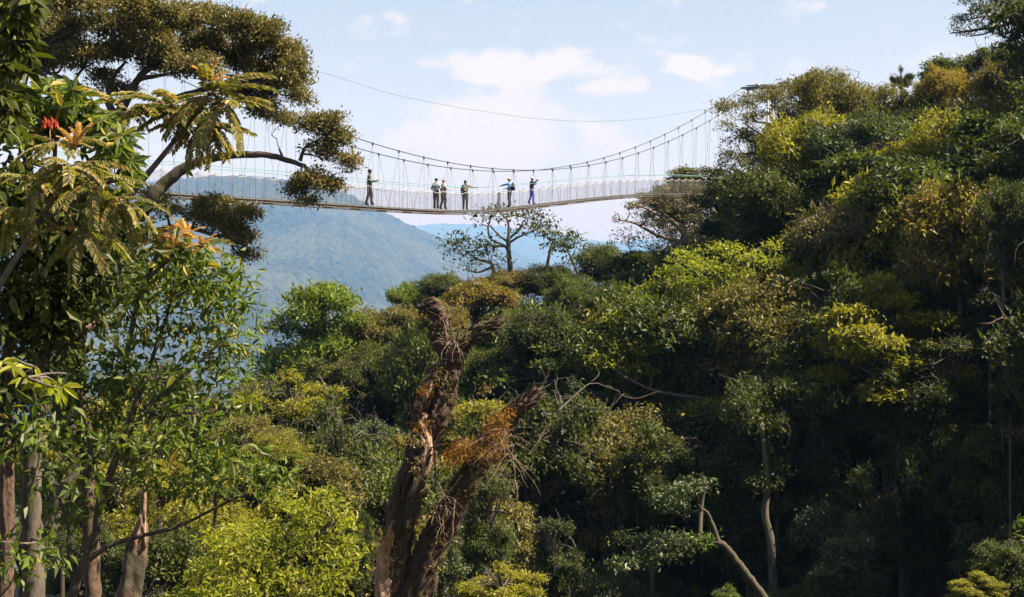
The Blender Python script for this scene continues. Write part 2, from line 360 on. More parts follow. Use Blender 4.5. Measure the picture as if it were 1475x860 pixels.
def hill(name, label, crest, Yc, Yn, slope, nx, ny, pxr, cell, ch, seed, back=800, zmin=-428, gully=40, tonebase=0.0, sc=1.0):
    px = np.linspace(pxr[0], pxr[1], nx); cp = np.interp(px, [c[0] for c in crest], [c[1] for c in crest])
    zc = (430 - cp) / F * Yc
    ys = np.concatenate([np.linspace(Yn, Yc, ny), np.linspace(Yc, Yc + back, 8)[1:]])
    Yg = np.repeat(ys[:, None], nx, 1); Xg = (px - 737.5)[None] / F * Yg
    dist = np.abs(Yc - Yg)
    g = (vnoise(Xg / 260 / sc, Yg / 420 / sc, seed) - .5) * 1.0 + (vnoise(Xg / 110 / sc, Yg / 190 / sc, seed + 5) - .5) * .5 + (vnoise(Xg / 45 / sc, Yg / 80 / sc, seed + 7) - .5) * .22
    Z = zc[None] - slope * dist - gully * g * np.clip(dist / 500 / sc, 0, 1) * 1.4
    c1, t1 = crowns(Xg, Yg, cell, seed); c2, t2 = crowns(Xg + 31, Yg, cell * .55, seed + 11)
    Z = np.maximum(Z, zmin) + ch * np.maximum(c1, c2 * .75)
    v = np.stack([Xg, Yg, Z], -1).reshape(-1, 3); n2 = len(ys); i = np.arange(n2 - 1)[:, None] * nx; j = np.arange(nx - 1)[None]
    q = np.stack([i + j, i + j + 1, i + nx + j + 1, i + nx + j], -1).reshape(-1, 4)
    tn = np.where(c1 > c2 * .75, t1, t2) * .8 + tonebase + (vnoise(Xg / 90 / sc, Yg / 90 / sc, seed + 9) - .5) * .5
    o = link(name, mesh(name, v, q, [forest_far], True, tn.ravel())); tagp(o, label, kind='structure')
hill('hill', 'forested blue hillside filling the valley view on the left',
     [(-900, 300), (-300, 285), (100, 275), (248, 263), (300, 258), (350, 257), (400, 261), (440, 268), (500, 283), (542, 303), (570, 318), (601, 333), (643, 350), (680, 374), (760, 392), (900, 430), (1100, 470), (1500, 520)],
     10000, 3600, .19, 1000, 560, (-60, 960), 36, 26, 3, back=3000, gully=170, sc=4)
hill('hill', 'middle blue hill behind the bare-limbed flat tree', [(300, 400), (560, 352), (640, 349), (698, 360), (737, 367), (769, 377), (830, 395), (1100, 440), (1500, 460)], 17000, 11500, .15, 300, 120, (200, 1300), 90, 45, 21, gully=220, sc=6, back=3000)
hill('hill', 'palest farthest hill on the horizon under the bridge', [(-400, 335), (200, 340), (560, 334), (600, 329), (639, 325), (681, 327), (724, 330), (782, 339), (828, 345), (847, 350), (900, 352), (1000, 345), (1300, 352), (1700, 340)], 28000, 20000, .12, 260, 90, (-200, 1500), 150, 60, 41, gully=360, sc=8, back=4000)

HAZE = True
if HAZE:
    m = bpy.data.materials.new('haze'); nt, N, L = nodes(m); out = N('ShaderNodeOutputMaterial'); v = N('ShaderNodeVolumePrincipled')
    v.inputs['Color'].default_value = (.145, .37, .80, 1); v.inputs['Absorption Color'].default_value = (.476, .185, 0, 1); v.inputs['Density'].default_value = .000080; v.inputs['Anisotropy'].default_value = 0.0
    L(v.outputs[0], out.inputs['Volume'])
    b = MB(); b.box((0, 0, 434), (2 * 40000, 2 * 40000, 1732)); o = link('haze', b.mesh('haze', mats=[m], smooth=False)); tagp(o, 'pale blue haze filling the valley air', kind='stuff')

# ------------------------------------------------------------------ generic crowns
def crown_lobes(kind, rng):
    out = []
    if kind == 'round':
        for i in range(34):
            d = unit(rng.normal(size=3)); d[2] = d[2] if rng.uniform() < .6 else abs(d[2]); k = rng.uniform(.5, .95)
            r = rng.uniform(.22, .38); out.append((d * k * np.array([1, 1, .85]), (r, r, r * .8)))
        out.append((np.zeros(3), (.5, .5, .35)))
    elif kind == 'flat':
        for i in range(24):
            a = rng.uniform(0, 6.28); q = math.sqrt(rng.uniform()) * .82; r = rng.uniform(.2, .34)
            out.append((np.array([math.cos(a) * q, math.sin(a) * q, .34 * (1 - q * q) + rng.uniform(-.14, .05)]), (r, r, r * .42)))
    elif kind == 'tiers':
        for i in range(34):
            z = rng.uniform(-.7, .85); mr = (1 - max(z, -.1)) ** .6 * .8; a = rng.uniform(0, 6.28); q = mr * rng.uniform(.45, 1); r = rng.uniform(.18, .32)
            out.append((np.array([math.cos(a) * q, math.sin(a) * q, z]), (r, r, r * .30)))
    elif kind == 'tall':
        for i in range(28):
            z = rng.uniform(-.9, 1.05); mr = math.sqrt(max(0.02, 1 - (z / 1.15) ** 2)) * .55; a = rng.uniform(0, 6.28); q = mr * rng.uniform(.4, 1); r = rng.uniform(.2, .32)
            out.append((np.array([math.cos(a) * q, math.sin(a) * q, z]), (r, r, r * .8)))
    elif kind == 'loose':
        for i in range(20):
            d = unit(rng.normal(size=3)); d[2] = d[2] * .75; k = rng.uniform(.3, .9); r = rng.uniform(.15, .28); out.append((d * k, (r, r, r * .55)))
    for i in range(22):                                             # small sprays that break the outline
        c, rr = out[int(rng.integers(len(out)))]; d = unit(rng.normal(size=3)); d[2] = abs(d[2]) * .8 - .1; q = rng.uniform(.06, .12); out.append((c + d * np.array(rr) * rng.uniform(.95, 1.35), (q, q, q * .6)))
    return out
GEN = {}
def gen_variant(kind, seed, nleaf, leaf):
    rng = np.random.default_rng(seed); lob = crown_lobes(kind, rng)
    P, d, nn, L, T = lobe_leaves(lob, rng, leaf, total=nleaf, sub=8, subr=.34, per=7, tspread=1.1, zlow=-.8, flat=.8)
    v, q = leaf_quads(P, d, nn, L, .5)
    cm = mesh('crown_' + kind, v, q, [LM['green']], False, np.repeat(T, 4))
    b = MB(); top = np.array([0, 0, .1]); base = np.array([0, 0, -1.0])
    tp = limb(b, base, top, .055, .03, rng, .05, 7, 5)
    for c, r in lob:
        s = tp[rng.integers(3, len(tp))]
        lp = limb(b, s, c, .024, .008, rng, .16, 5, 4)
        for k in range(2): limb(b, lp[rng.integers(4, len(lp))], c + unit(rng.normal(size=3)) * np.array(r) * .8, .009, .003, rng, .12, 4, 3)
    for k in range(26):                                             # bare twig ends that stick out of the foliage
        s = tp[rng.integers(4, len(tp))]; c = lob[int(rng.integers(len(lob)))][0]; e_ = c * rng.uniform(1.15, 1.45) + np.array([0, 0, rng.uniform(-.1, .15)]); q = limb(b, s, e_, .016, .003, rng, .2, 4, 4)
        for j in range(3): limb(b, q[-2 - 3 * j], q[-2 - 3 * j] + rng.normal(size=3) * .16, .005, .0015, rng, .2, 3, 3)
    lm = b.mesh('limbs_' + kind, mats=[B_DARK])
    GEN.setdefault(kind, []).append((cm, lm))
for i, (k, n, lf) in enumerate([('round', 20000, .058), ('round', 24000, .050), ('round', 15000, .074), ('flat', 15000, .052), ('flat', 14000, .060), ('tiers', 17000, .064), ('tiers', 18000, .056),
                    ('tall', 17000, .064), ('tall', 19000, .056), ('loose', 11000, .068), ('loose', 12000, .056)]): gen_variant(k, 100 + i, n, lf)
b = MB(); _p, _r = smooth_path([(0, 0, 0), (.02, .01, .3), (-.015, 0, .65), (0, 0, 1)], [1.25, .95, .85, .75], 5); _p[:, :] = _p
_st, _q, _t = tube([(0, 0, i / 20) for i in range(21)], np.interp(np.linspace(0, 1, 21), np.linspace(0, 1, len(_r)), _r), 8, .12, 1.0)
STEMV = _st + np.stack([.5 * np.sin(_st[:, 2] * 5), .4 * np.sin(_st[:, 2] * 3.7), 0 * _st[:, 2]], 1) * (_st[:, 2] * (1 - _st[:, 2]) * 4)[:, None]; STEMQ, STEMT = _q, _t
STEM = mesh('trunk', STEMV, [STEMQ, STEMT], [B_DARK], True)
def tree(px, py, w, h, Y, mat, kind, label, cat='tree', group=None, bark=None, name=None):
    c = W(px, py, Y); rx = w / 2 / F * Y; rz = h / 2 / F * Y
    zs = {'round': .80, 'flat': .42, 'tiers': .95, 'tall': 1.15, 'loose': .8}[kind]; sz = rz / zs
    cm, lm = GEN[kind][int(R.integers(len(GEN[kind])))]; rot = R.uniform(0, 6.28)
    gz = float(ground_z(c[0], c[1])) - .4; lo = c[2] - sz
    if gz > lo - .5: gz = lo - .5
    e = empty(name or 'forest_tree', (c[0], c[1], gz), label, cat, group)
    bark = bark or (B_DARK, B_DARK, B_GREY, B_PALE)[int(R.integers(4))]
    k = link('crown', cm, e, LM[mat]); k.location = (0, 0, c[2] - gz); k.scale = (rx, rx, sz); k.rotation_euler = (0, 0, rot)
    l = link('limbs', lm, e, bark or B_DARK); l.location = (0, 0, c[2] - gz); l.scale = (rx, rx, sz); l.rotation_euler = (0, 0, rot)
    t = link('trunk', STEM, e, bark or B_DARK); t.scale = (rx * .055, rx * .055, lo + .05 * sz - gz); t.rotation_euler = (0, 0, rot)
    return e
TREES = [
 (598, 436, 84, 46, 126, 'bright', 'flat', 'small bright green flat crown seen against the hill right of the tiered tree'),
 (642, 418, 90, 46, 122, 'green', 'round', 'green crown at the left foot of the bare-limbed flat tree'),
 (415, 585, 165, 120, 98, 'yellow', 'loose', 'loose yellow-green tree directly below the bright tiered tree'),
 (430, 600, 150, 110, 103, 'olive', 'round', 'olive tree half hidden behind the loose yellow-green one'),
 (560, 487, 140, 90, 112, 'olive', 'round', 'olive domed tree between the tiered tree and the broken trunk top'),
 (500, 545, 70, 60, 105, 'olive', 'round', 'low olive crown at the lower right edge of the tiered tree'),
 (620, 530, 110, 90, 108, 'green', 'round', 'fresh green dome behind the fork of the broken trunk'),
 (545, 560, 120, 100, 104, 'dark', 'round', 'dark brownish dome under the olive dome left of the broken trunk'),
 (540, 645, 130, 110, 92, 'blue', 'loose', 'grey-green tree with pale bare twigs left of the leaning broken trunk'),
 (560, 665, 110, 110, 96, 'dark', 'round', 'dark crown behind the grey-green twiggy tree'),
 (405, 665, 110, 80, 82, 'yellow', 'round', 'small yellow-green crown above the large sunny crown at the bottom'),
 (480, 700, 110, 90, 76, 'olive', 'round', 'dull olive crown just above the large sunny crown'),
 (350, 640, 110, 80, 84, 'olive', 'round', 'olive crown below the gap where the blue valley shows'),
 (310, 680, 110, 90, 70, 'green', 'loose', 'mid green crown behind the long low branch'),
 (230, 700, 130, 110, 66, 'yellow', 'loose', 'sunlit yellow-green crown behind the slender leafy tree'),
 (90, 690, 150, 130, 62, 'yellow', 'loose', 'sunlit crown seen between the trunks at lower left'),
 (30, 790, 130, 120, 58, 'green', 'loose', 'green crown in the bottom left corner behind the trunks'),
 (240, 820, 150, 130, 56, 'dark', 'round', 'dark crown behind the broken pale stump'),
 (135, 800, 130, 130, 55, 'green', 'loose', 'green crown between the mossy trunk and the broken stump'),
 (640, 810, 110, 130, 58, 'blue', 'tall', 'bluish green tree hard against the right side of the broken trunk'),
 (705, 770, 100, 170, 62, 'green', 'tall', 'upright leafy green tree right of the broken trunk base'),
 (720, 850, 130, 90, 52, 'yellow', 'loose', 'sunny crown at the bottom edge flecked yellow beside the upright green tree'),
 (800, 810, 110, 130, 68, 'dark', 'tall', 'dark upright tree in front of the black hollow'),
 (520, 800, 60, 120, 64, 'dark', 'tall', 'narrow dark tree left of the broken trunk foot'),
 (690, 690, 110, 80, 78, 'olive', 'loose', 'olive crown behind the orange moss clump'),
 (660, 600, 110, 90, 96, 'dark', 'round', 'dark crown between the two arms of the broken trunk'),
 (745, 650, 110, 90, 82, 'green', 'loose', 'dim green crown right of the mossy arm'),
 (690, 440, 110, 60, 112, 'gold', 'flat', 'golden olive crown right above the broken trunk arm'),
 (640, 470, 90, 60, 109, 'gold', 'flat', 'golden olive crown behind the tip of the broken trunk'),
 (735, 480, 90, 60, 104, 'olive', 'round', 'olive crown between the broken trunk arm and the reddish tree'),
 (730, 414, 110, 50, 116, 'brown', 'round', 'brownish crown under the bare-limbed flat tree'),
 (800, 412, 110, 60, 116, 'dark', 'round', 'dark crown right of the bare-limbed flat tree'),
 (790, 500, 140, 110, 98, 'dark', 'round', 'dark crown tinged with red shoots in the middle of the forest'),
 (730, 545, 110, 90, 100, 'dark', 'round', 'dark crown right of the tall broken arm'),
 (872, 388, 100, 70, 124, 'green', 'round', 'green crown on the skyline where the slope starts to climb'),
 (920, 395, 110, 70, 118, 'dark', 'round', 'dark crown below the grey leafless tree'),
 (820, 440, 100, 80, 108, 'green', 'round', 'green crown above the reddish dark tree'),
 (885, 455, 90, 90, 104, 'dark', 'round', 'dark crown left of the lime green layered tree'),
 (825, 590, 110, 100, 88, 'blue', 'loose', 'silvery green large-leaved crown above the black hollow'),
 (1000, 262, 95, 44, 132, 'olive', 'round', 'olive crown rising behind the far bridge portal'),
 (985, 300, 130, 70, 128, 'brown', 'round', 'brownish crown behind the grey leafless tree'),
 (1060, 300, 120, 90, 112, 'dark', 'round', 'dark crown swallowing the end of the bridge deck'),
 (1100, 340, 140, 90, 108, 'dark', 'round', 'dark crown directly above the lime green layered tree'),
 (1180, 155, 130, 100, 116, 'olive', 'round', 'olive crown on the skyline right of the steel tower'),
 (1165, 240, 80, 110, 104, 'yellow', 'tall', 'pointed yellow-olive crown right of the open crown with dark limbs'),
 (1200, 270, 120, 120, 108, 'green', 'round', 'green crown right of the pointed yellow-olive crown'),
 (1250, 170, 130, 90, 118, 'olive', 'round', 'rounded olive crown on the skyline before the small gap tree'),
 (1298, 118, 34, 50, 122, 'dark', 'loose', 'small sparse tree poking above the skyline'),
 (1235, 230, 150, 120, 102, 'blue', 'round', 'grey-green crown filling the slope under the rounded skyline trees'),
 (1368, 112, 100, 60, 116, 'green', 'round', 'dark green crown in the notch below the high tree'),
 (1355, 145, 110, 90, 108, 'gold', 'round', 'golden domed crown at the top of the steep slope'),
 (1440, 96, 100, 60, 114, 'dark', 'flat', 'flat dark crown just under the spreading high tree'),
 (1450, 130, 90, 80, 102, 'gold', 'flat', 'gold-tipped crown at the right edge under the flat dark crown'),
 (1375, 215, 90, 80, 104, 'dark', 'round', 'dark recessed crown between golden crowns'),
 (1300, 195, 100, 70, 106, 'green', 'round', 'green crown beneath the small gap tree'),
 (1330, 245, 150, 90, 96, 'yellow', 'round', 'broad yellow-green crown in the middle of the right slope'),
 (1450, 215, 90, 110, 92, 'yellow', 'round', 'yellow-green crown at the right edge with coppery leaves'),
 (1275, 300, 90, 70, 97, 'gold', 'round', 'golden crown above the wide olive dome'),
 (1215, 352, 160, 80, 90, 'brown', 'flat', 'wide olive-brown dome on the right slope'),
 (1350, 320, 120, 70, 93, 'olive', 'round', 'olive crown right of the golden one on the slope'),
 (1180, 310, 90, 90, 100, 'dark', 'round', 'dark crown left of the golden one on the slope'),
 (1445, 330, 110, 130, 72, 'dark', 'round', 'heavy dark crown hanging in from the right edge'),
 (1425, 435, 120, 110, 80, 'green', 'loose', 'sunlit green crown under the heavy dark crown at right'),
 (1320, 405, 110, 80, 87, 'olive', 'loose', 'ragged olive crown below the wide olive-brown dome'),
 (1225, 430, 110, 80, 90, 'dark', 'round', 'dark crown right of the lime green layered tree'),
 (1150, 530, 130, 110, 86, 'blue', 'loose', 'dusty green lower crown right under the lime green tree'),
 (1060, 520, 130, 90, 92, 'dark', 'round', 'dark crown inside the shadow of the lime green tree'),
 (960, 540, 120, 90, 96, 'dark', 'round', 'dark crown left below the lime green tree'),
 (1260, 520, 150, 120, 84, 'dark', 'round', 'black-green crown in deep shade at centre right'),
 (1360, 560, 160, 150, 78, 'dark', 'tall', 'tall black-green crown in deep shade near the right edge'),
 (1455, 560, 90, 130, 70, 'dark', 'tall', 'shaded crown touching the right edge halfway down'),
 (1450, 810, 110, 90, 52, 'green', 'loose', 'sunlit sapling crown in the bottom right corner'),
 (1410, 850, 90, 50, 50, 'yellow', 'tiers', 'low sunlit bush at the bottom right edge'),
 (1118, 625, 170, 170, 79, 'dark', 'round', 'shaded crown over the orange-lit trunk in the hollow'),
 (1305, 610, 180, 190, 78, 'dark', 'tall', 'shaded drooping crown over the thin trunk with hanging roots'),
 (1230, 600, 190, 160, 86, 'dark', 'round', 'shaded crown deep in the hollow over a slender trunk'),
 (1185, 700, 150, 190, 80, 'dark', 'tall', 'long dark drooping crown just right of the orange-lit trunk'),
 (1255, 760, 130, 170, 76, 'dark', 'tall', 'black-green crown left of the thin trunk with hanging roots'),
 (1350, 720, 150, 210, 77, 'dark', 'round', 'black-green crown right of the thin trunk with hanging roots'),
 (1430, 690, 140, 200, 73, 'green', 'loose', 'dim green crown above the sunlit sapling in the corner'),
 (1060, 690, 110, 130, 86, 'dark', 'loose', 'faint dark crown over the bent pale limb'),
 (1000, 640, 140, 120, 88, 'dark', 'round', 'dark crown closing the top of the black hollow'),
 (925, 640, 140, 120, 90, 'dark', 'tall', 'dark crown hanging over the left of the black hollow'),
 (850, 690, 130, 140, 92, 'dark', 'round', 'dim crown at the left back of the black hollow'),
 (1047, 858, 44, 40, 56, 'bright', 'loose', 'tiny bright bush at the bottom edge below the bent pale branch'),
]
for t in TREES: tree(*t)
ANCH = [(640, 300, 'lowest dip of the bridge deck'), (735, 335, 'bare-limbed flat-topped tree'), (465, 465, 'tiered bright green tree'), (670, 470, 'forked tip of the broken trunk'), (770, 565, 'tip of the mossy broken arm'), (690, 640, 'orange moss clump'),
        (1040, 410, 'lime green layered tree'), (960, 320, 'grey half-leafless tree'), (1110, 200, 'open-crowned tree with winding limbs'), (1430, 40, 'spreading tree in the top corner'), (1355, 145, 'golden domed crown'), (1215, 350, 'wide olive-brown dome'),
        (1430, 430, 'sunlit crown near the right edge'), (390, 790, 'big sunny yellow-green crown'), (415, 585, 'loose yellow-green tree'), (950, 800, 'bent pale limb over the hollow'), (1115, 760, 'orange-lit trunk in the hollow'), (1450, 820, 'sunlit sapling in the bottom corner'),
        (560, 490, 'olive domed tree'), (800, 810, 'dark upright tree'), (700, 780, 'upright leafy green tree'), (250, 640, 'slender leafy tree'), (190, 820, 'pale broken stump'), (1298, 820, 'thin trunk with hanging roots'), (870, 520, 'lime tree lower left bough'), (1000, 280, 'end of the bridge deck'), (1240, 170, 'rounded skyline crown'), (620, 860, 'foot of the broken trunk')]
USED = set(); TONE = {'dark': 'deep green', 'green': 'mid green', 'olive': 'olive', 'yellow': 'yellow-green', 'gold': 'golden olive', 'blue': 'bluish green', 'bright': 'bright green', 'brown': 'brownish'}; SHP = {'round': 'round', 'tall': 'tall', 'loose': 'loose', 'flat': 'flat', 'tiers': 'tiered'}
def where_label(px, py, mat, kind, noun):
    ds = sorted(ANCH, key=lambda a: (a[0] - px) ** 2 + (a[1] - py) ** 2)
    for ax, ay, nm in ds[:6]:
        dx, dy = px - ax, py - ay; D = math.hypot(dx, dy); w = ('above' if dy < 0 else 'below') if abs(dy) > 2.2 * abs(dx) else ('right of' if dx > 0 else 'left of') if abs(dx) > 2.2 * abs(dy) else (('above' if dy < 0 else 'below') + ' and ' + ('right' if dx > 0 else 'left') + ' of')
        l = '%s %s %s %s %s the %s' % (TONE[mat], SHP[kind], noun, 'close' if D < 60 else 'some way' if D < 130 else 'well', w, nm)
        l = ' '.join(l.split()[:16])
        if l not in USED: USED.add(l); return l
    return l
# red shoots and slope filling -------------------------------------------------
SKY = np.array([(0, 0), (360, 640), (385, 560), (400, 450), (470, 415), (540, 450), (560, 440), (600, 436), (700, 414), (790, 404), (840, 372), (880, 352), (920, 345), (950, 300), (1000, 300), (1040, 200), (1060, 160),
                (1090, 140), (1180, 118), (1240, 135), (1300, 150), (1340, 110), (1400, 70), (1475, 55), (1700, 20)], float)
def scatter():
    rng = np.random.default_rng(99); n = 0
    xs = []
    for gy in np.arange(52, 140, 5.4):
        for gx in np.arange(-34, 52, 5.8):
            x = gx + rng.uniform(-2.4, 2.4); y = gy + rng.uniform(-2.4, 2.4); px = 737.5 + x / y * F
            if px < 120 or px > 1580: continue
            if 690 < px < 1420 and y < 76: continue
            if 380 < px < 700 and y < 66: continue
            g = float(ground_z(x, y)); top = g + rng.uniform(12, 17.5); r = rng.uniform(2.8, 4.6)
            pt = 430 - top / y * F; lim = np.interp(px, SKY[:, 0], SKY[:, 1]) + 26
            lim = max(lim, np.interp(px + r / y * F, SKY[:, 0], SKY[:, 1]) + 20, np.interp(px - r / y * F, SKY[:, 0], SKY[:, 1]) + 20 if px > 500 else 0)
            if pt < lim: top = (430 - lim) / F * y
            if top - g < 4: continue
            hgt = rng.uniform(5.5, 8.5); cz = top - hgt / 2; py = 430 - cz / y * F
            kind = rng.choice(['round', 'round', 'round', 'tall', 'loose', 'tiers']); 
            if kind == 'flat': hgt = 4
            reg = 'left' if px < 700 else 'right'
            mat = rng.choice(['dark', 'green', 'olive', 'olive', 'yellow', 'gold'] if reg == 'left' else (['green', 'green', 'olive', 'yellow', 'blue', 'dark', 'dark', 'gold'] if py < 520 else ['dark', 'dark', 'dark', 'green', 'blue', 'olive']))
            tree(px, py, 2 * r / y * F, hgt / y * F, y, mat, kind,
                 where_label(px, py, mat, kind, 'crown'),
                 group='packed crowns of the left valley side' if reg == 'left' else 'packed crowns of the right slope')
            n += 1
    for gy in np.arange(50, 140, 8.5):                              # the same forest goes on beyond the right edge and shades the slope
        for gx in np.arange(16, 72, 8.5):
            x = gx + rng.uniform(-2, 2); y = gy + rng.uniform(-2, 2); px = 737.5 + x / y * F
            if px < 1540 or x > 85: continue
            g = float(ground_z(x, y)); cz = g + rng.uniform(9, 13)
            tree(px, 430 - cz / y * F, 2 * rng.uniform(4, 5.2) / y * F, rng.uniform(8, 11) / y * F, y, 'dark', 'round', 'one of the trees continuing the forest past the right edge', group='forest beyond the right edge')
scatter()
# low understorey that closes the forest floor
def shrubs():
    rng = np.random.default_rng(5); n = 0
    for gy in np.arange(40, 128, 5.0):
        for gx in np.arange(-34, 50, 5.0):
            x = gx + rng.uniform(-2, 2); y = gy + rng.uniform(-2, 2); px = 737.5 + x / y * F
            if px < 100 or px > 1540: continue
            g = float(ground_z(x, y)); zt = g + rng.uniform(1.5, 4.5) * (1.6 if px > 700 else 1)
            if not 540 < 430 - zt / y * F < 950: continue
            r = rng.uniform(2.0, 3.4); hh = rng.uniform(3, 6)
            mt, kd = rng.choice(['dark', 'dark', 'green', 'blue']), rng.choice(['loose', 'tall', 'round']); py = 430 - zt / y * F
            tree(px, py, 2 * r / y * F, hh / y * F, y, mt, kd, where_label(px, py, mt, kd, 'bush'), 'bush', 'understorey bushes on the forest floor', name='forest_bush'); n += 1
shrubs()

# ------------------------------------------------------------------ trees with their own limbs
def hero(name, label, Y, stems, clumps, mat, leaf, dens=1.0, bark=None, base=None, depth=None, dspread=1.0, feeders=None, fr=.05, sub=6, per=8, droop=.25, flat=.55, zlow=-.35,
         singles=0, wr=.45, seed=1, twigs=3, cat='tree', rough=.1, extra=None, jit=.8, group=None, subr=.42, tspread=1.6, fine=False, rzs=1.0):
    """stems: lists of (px, py, half-width px[, dY]); clumps: (px, py, rx, ry[, dY[, material]]) in photograph pixels at distance Y"""
    rng = np.random.default_rng(seed); mpp = Y / F
    wood = MB(); nodes_ = []; paths = []
    for i, st in enumerate(stems):
        pts = [W(a[0], a[1], Y + (a[3] if len(a) > 3 else 0)) for a in st]; rad = [a[2] * mpp for a in st]
        p, r = smooth_path(pts, rad, 8, .0); p[1:-1] += rng.normal(size=p[1:-1].shape) * np.minimum(.03, r[1:-1, None] * .07)
        paths.append((p, r)); wood.tube(p, r, 10 if rad[0] > .06 else 6, rough * .8, i * 1.7); nodes_.append(np.hstack([p, r[:, None]]))
    org = paths[0][0][0].copy()
    if base is not None: org = np.array([org[0], org[1], org[2]])
    e = empty(name, org, label, cat, group)
    nd = np.vstack(nodes_); bymat = {}
    for c in clumps:
        dy = c[4] if len(c) > 4 and c[4] is not None else rng.uniform(-1, 1) * dspread
        mm = c[5] if len(c) > 5 else mat
        ce = W(c[0], c[1], Y + dy); rx = c[2] * mpp; rz = c[3] * mpp * rzs; bymat.setdefault(mm, []).append((ce, (rx, min(rx, rz * 1.6), rz)))
        cost = np.linalg.norm(nd[:, :3] - ce, axis=1) + np.maximum(0, nd[:, 2] - ce[2]) * 1.2
        j = int(np.argmin(cost)); ra = min(nd[j, 3] * .7, fr + .02 * rx)
        lp = limb(wood, nd[j, :3], ce - np.array([0, 0, rz * .3]), ra, ra * .35, rng, .14, 5, 5)
        for k in range(twigs + int(rx * 2)):
            tgt = ce + unit(rng.normal(size=3)) * np.array([rx, rx, rz]) * rng.uniform(.5, .9); 
            limb(wood, lp[rng.integers(len(lp) // 2, len(lp))], tgt, ra * .35, .006, rng, .15, 4, 3)
    wo = link('trunk', wood.mesh('trunk', org, [bark or B_DARK]), e)
    for mm, lobes in bymat.items():
        P, d, nn, L, T = lobe_leaves(lobes, rng, leaf, dens, sub, subr, per, droop, flat, zlow, tspread, jit=jit)
        if singles and mm == mat:
            near = np.argsort(P[:, 1])[:singles]; keep = np.ones(len(P), bool); keep[near] = False
            single_leaves(e, org, P[near], d[near], nn[near], L[near], LM[mm], wr); P, d, nn, L, T = P[keep], d[keep], nn[keep], L[keep], T[keep]
        v, q = (leaf_fine if fine else leaf_quads)(P, d, nn, L, wr)
        cr = link('crown', mesh('crown', v - org, q, [LM[mm]], False, np.repeat(T, 6 if fine else 4)), e)
        if singles: cr['kind'] = 'stuff'
    return e
LEAFME = {}
def leaf_unit(wr):
    if wr not in LEAFME:
        z = np.zeros((1, 3)); out = []
        for t in (.25, .5, .8):
            v, q = leaf_fine(z, np.array([[0, 1., 0]]), np.array([[0, 0, 1.]]), [1.0], wr); out.append(mesh('leaf', v, q, [LM['green']], False, np.full(6, t)))
        LEAFME[wr] = out
    return LEAFME[wr]
def single_leaves(e, org, P, d, nn, L, mat, wr, name='leaf'):
    mes = leaf_unit(wr); s = np.cross(d, nn)
    for i in range(len(P)):
        o = link(name, mes[i % 3], e, mat); M = Matrix.Identity(4)
        for r_ in range(3): M[r_][0] = s[i, r_] * L[i]; M[r_][1] = d[i, r_] * L[i]; M[r_][2] = nn[i, r_] * L[i]; M[r_][3] = P[i, r_] - org[r_]
        o.matrix_local = M

# spreading umbrella tree, upper left, in front of the bridge
hero('umbrella_tree', 'huge spreading tree with brownish umbrella crown over the left end of the bridge', 60,
     [[(90, 640, 16, 2), (100, 480, 15, 1), (120, 330, 13, 0), (150, 230, 11, 0), (170, 170, 8, 0), (200, 112, 5, 0), (225, 95, 3)],
      [(150, 390, 13, 0), (190, 325, 12, 0), (215, 290, 11, -1), (240, 262, 9, -1), (278, 236, 7, -1), (325, 225, 5.5, -1), (380, 223, 4.5, -1), (415, 231, 4, -1), (440, 240, 3, -1)],
      [(408, 229, 2.2, -1), (402, 214, 1.2, -1)], [(432, 232, 3, -1), (440, 212, 2, -1), (462, 200, 1.5, -1)], [(438, 238, 2.5, -1), (450, 255, 1.6, -1), (470, 262, 1, -1)],
      [(168, 170, 6), (150, 140, 5), (128, 130, 4.5), (90, 113, 3.5), (60, 100, 2)], [(160, 150, 4), (156, 125, 4), (165, 108, 3), (180, 90, 2)], [(170, 155, 5), (190, 132, 5), (200, 115, 4), (235, 108, 2.5), (300, 95, 2)],
      [(175, 170, 6), (260, 140, 5), (330, 120, 4), (385, 120, 3)], [(150, 390, 8), (200, 350, 6), (250, 326, 4), (285, 331, 3.5), (310, 340, 2.5)]],
     [(60, 40, 50, 30), (100, 20, 55, 26), (160, 12, 50, 24), (210, 18, 42, 20), (235, 38, 34, 22), (175, 48, 55, 28), (110, 58, 50, 26), (60, 82, 45, 26), (45, 105, 30, 16), (120, 88, 40, 20), (175, 82, 38, 22),
      (215, 70, 34, 26), (262, 34, 30, 22), (300, 30, 34, 20), (345, 38, 32, 22), (385, 62, 34, 26), (330, 70, 42, 28), (270, 72, 36, 28), (240, 95, 32, 18), (285, 100, 42, 18), (340, 100, 30, 22),
      (400, 92, 40, 28), (425, 118, 26, 30), (395, 128, 36, 28), (360, 140, 30, 24), (385, 160, 28, 18), (405, 176, 20, 12), (150, 116, 24, 10), (435, 145, 16, 18), (170, 130, 26, 9),
      (455, 190, 24, 18, -1), (475, 178, 18, 12, -1), (482, 205, 24, 16, -1), (462, 222, 20, 14, -1), (500, 240, 16, 14, -1, 'brown'), (448, 262, 22, 16, -1), (470, 272, 22, 12, -1), (430, 276, 16, 12, -1), (440, 292, 16, 5, -1),
      (320, 300, 24, 16, 0), (345, 318, 26, 18, 0), (300, 318, 26, 20, 0), (350, 345, 22, 22, 0), (330, 330, 22, 18, 0), (358, 370, 14, 12, 0), (288, 300, 12, 10, 0),
      (240, 305, 18, 14, 0), (225, 285, 14, 10, 0)],
     'brown', .115, dens=1.9, bark=B_DARK, dspread=2.6, sub=8, zlow=-.25, seed=3, twigs=3, fr=.06, subr=.40, rzs=1.25)

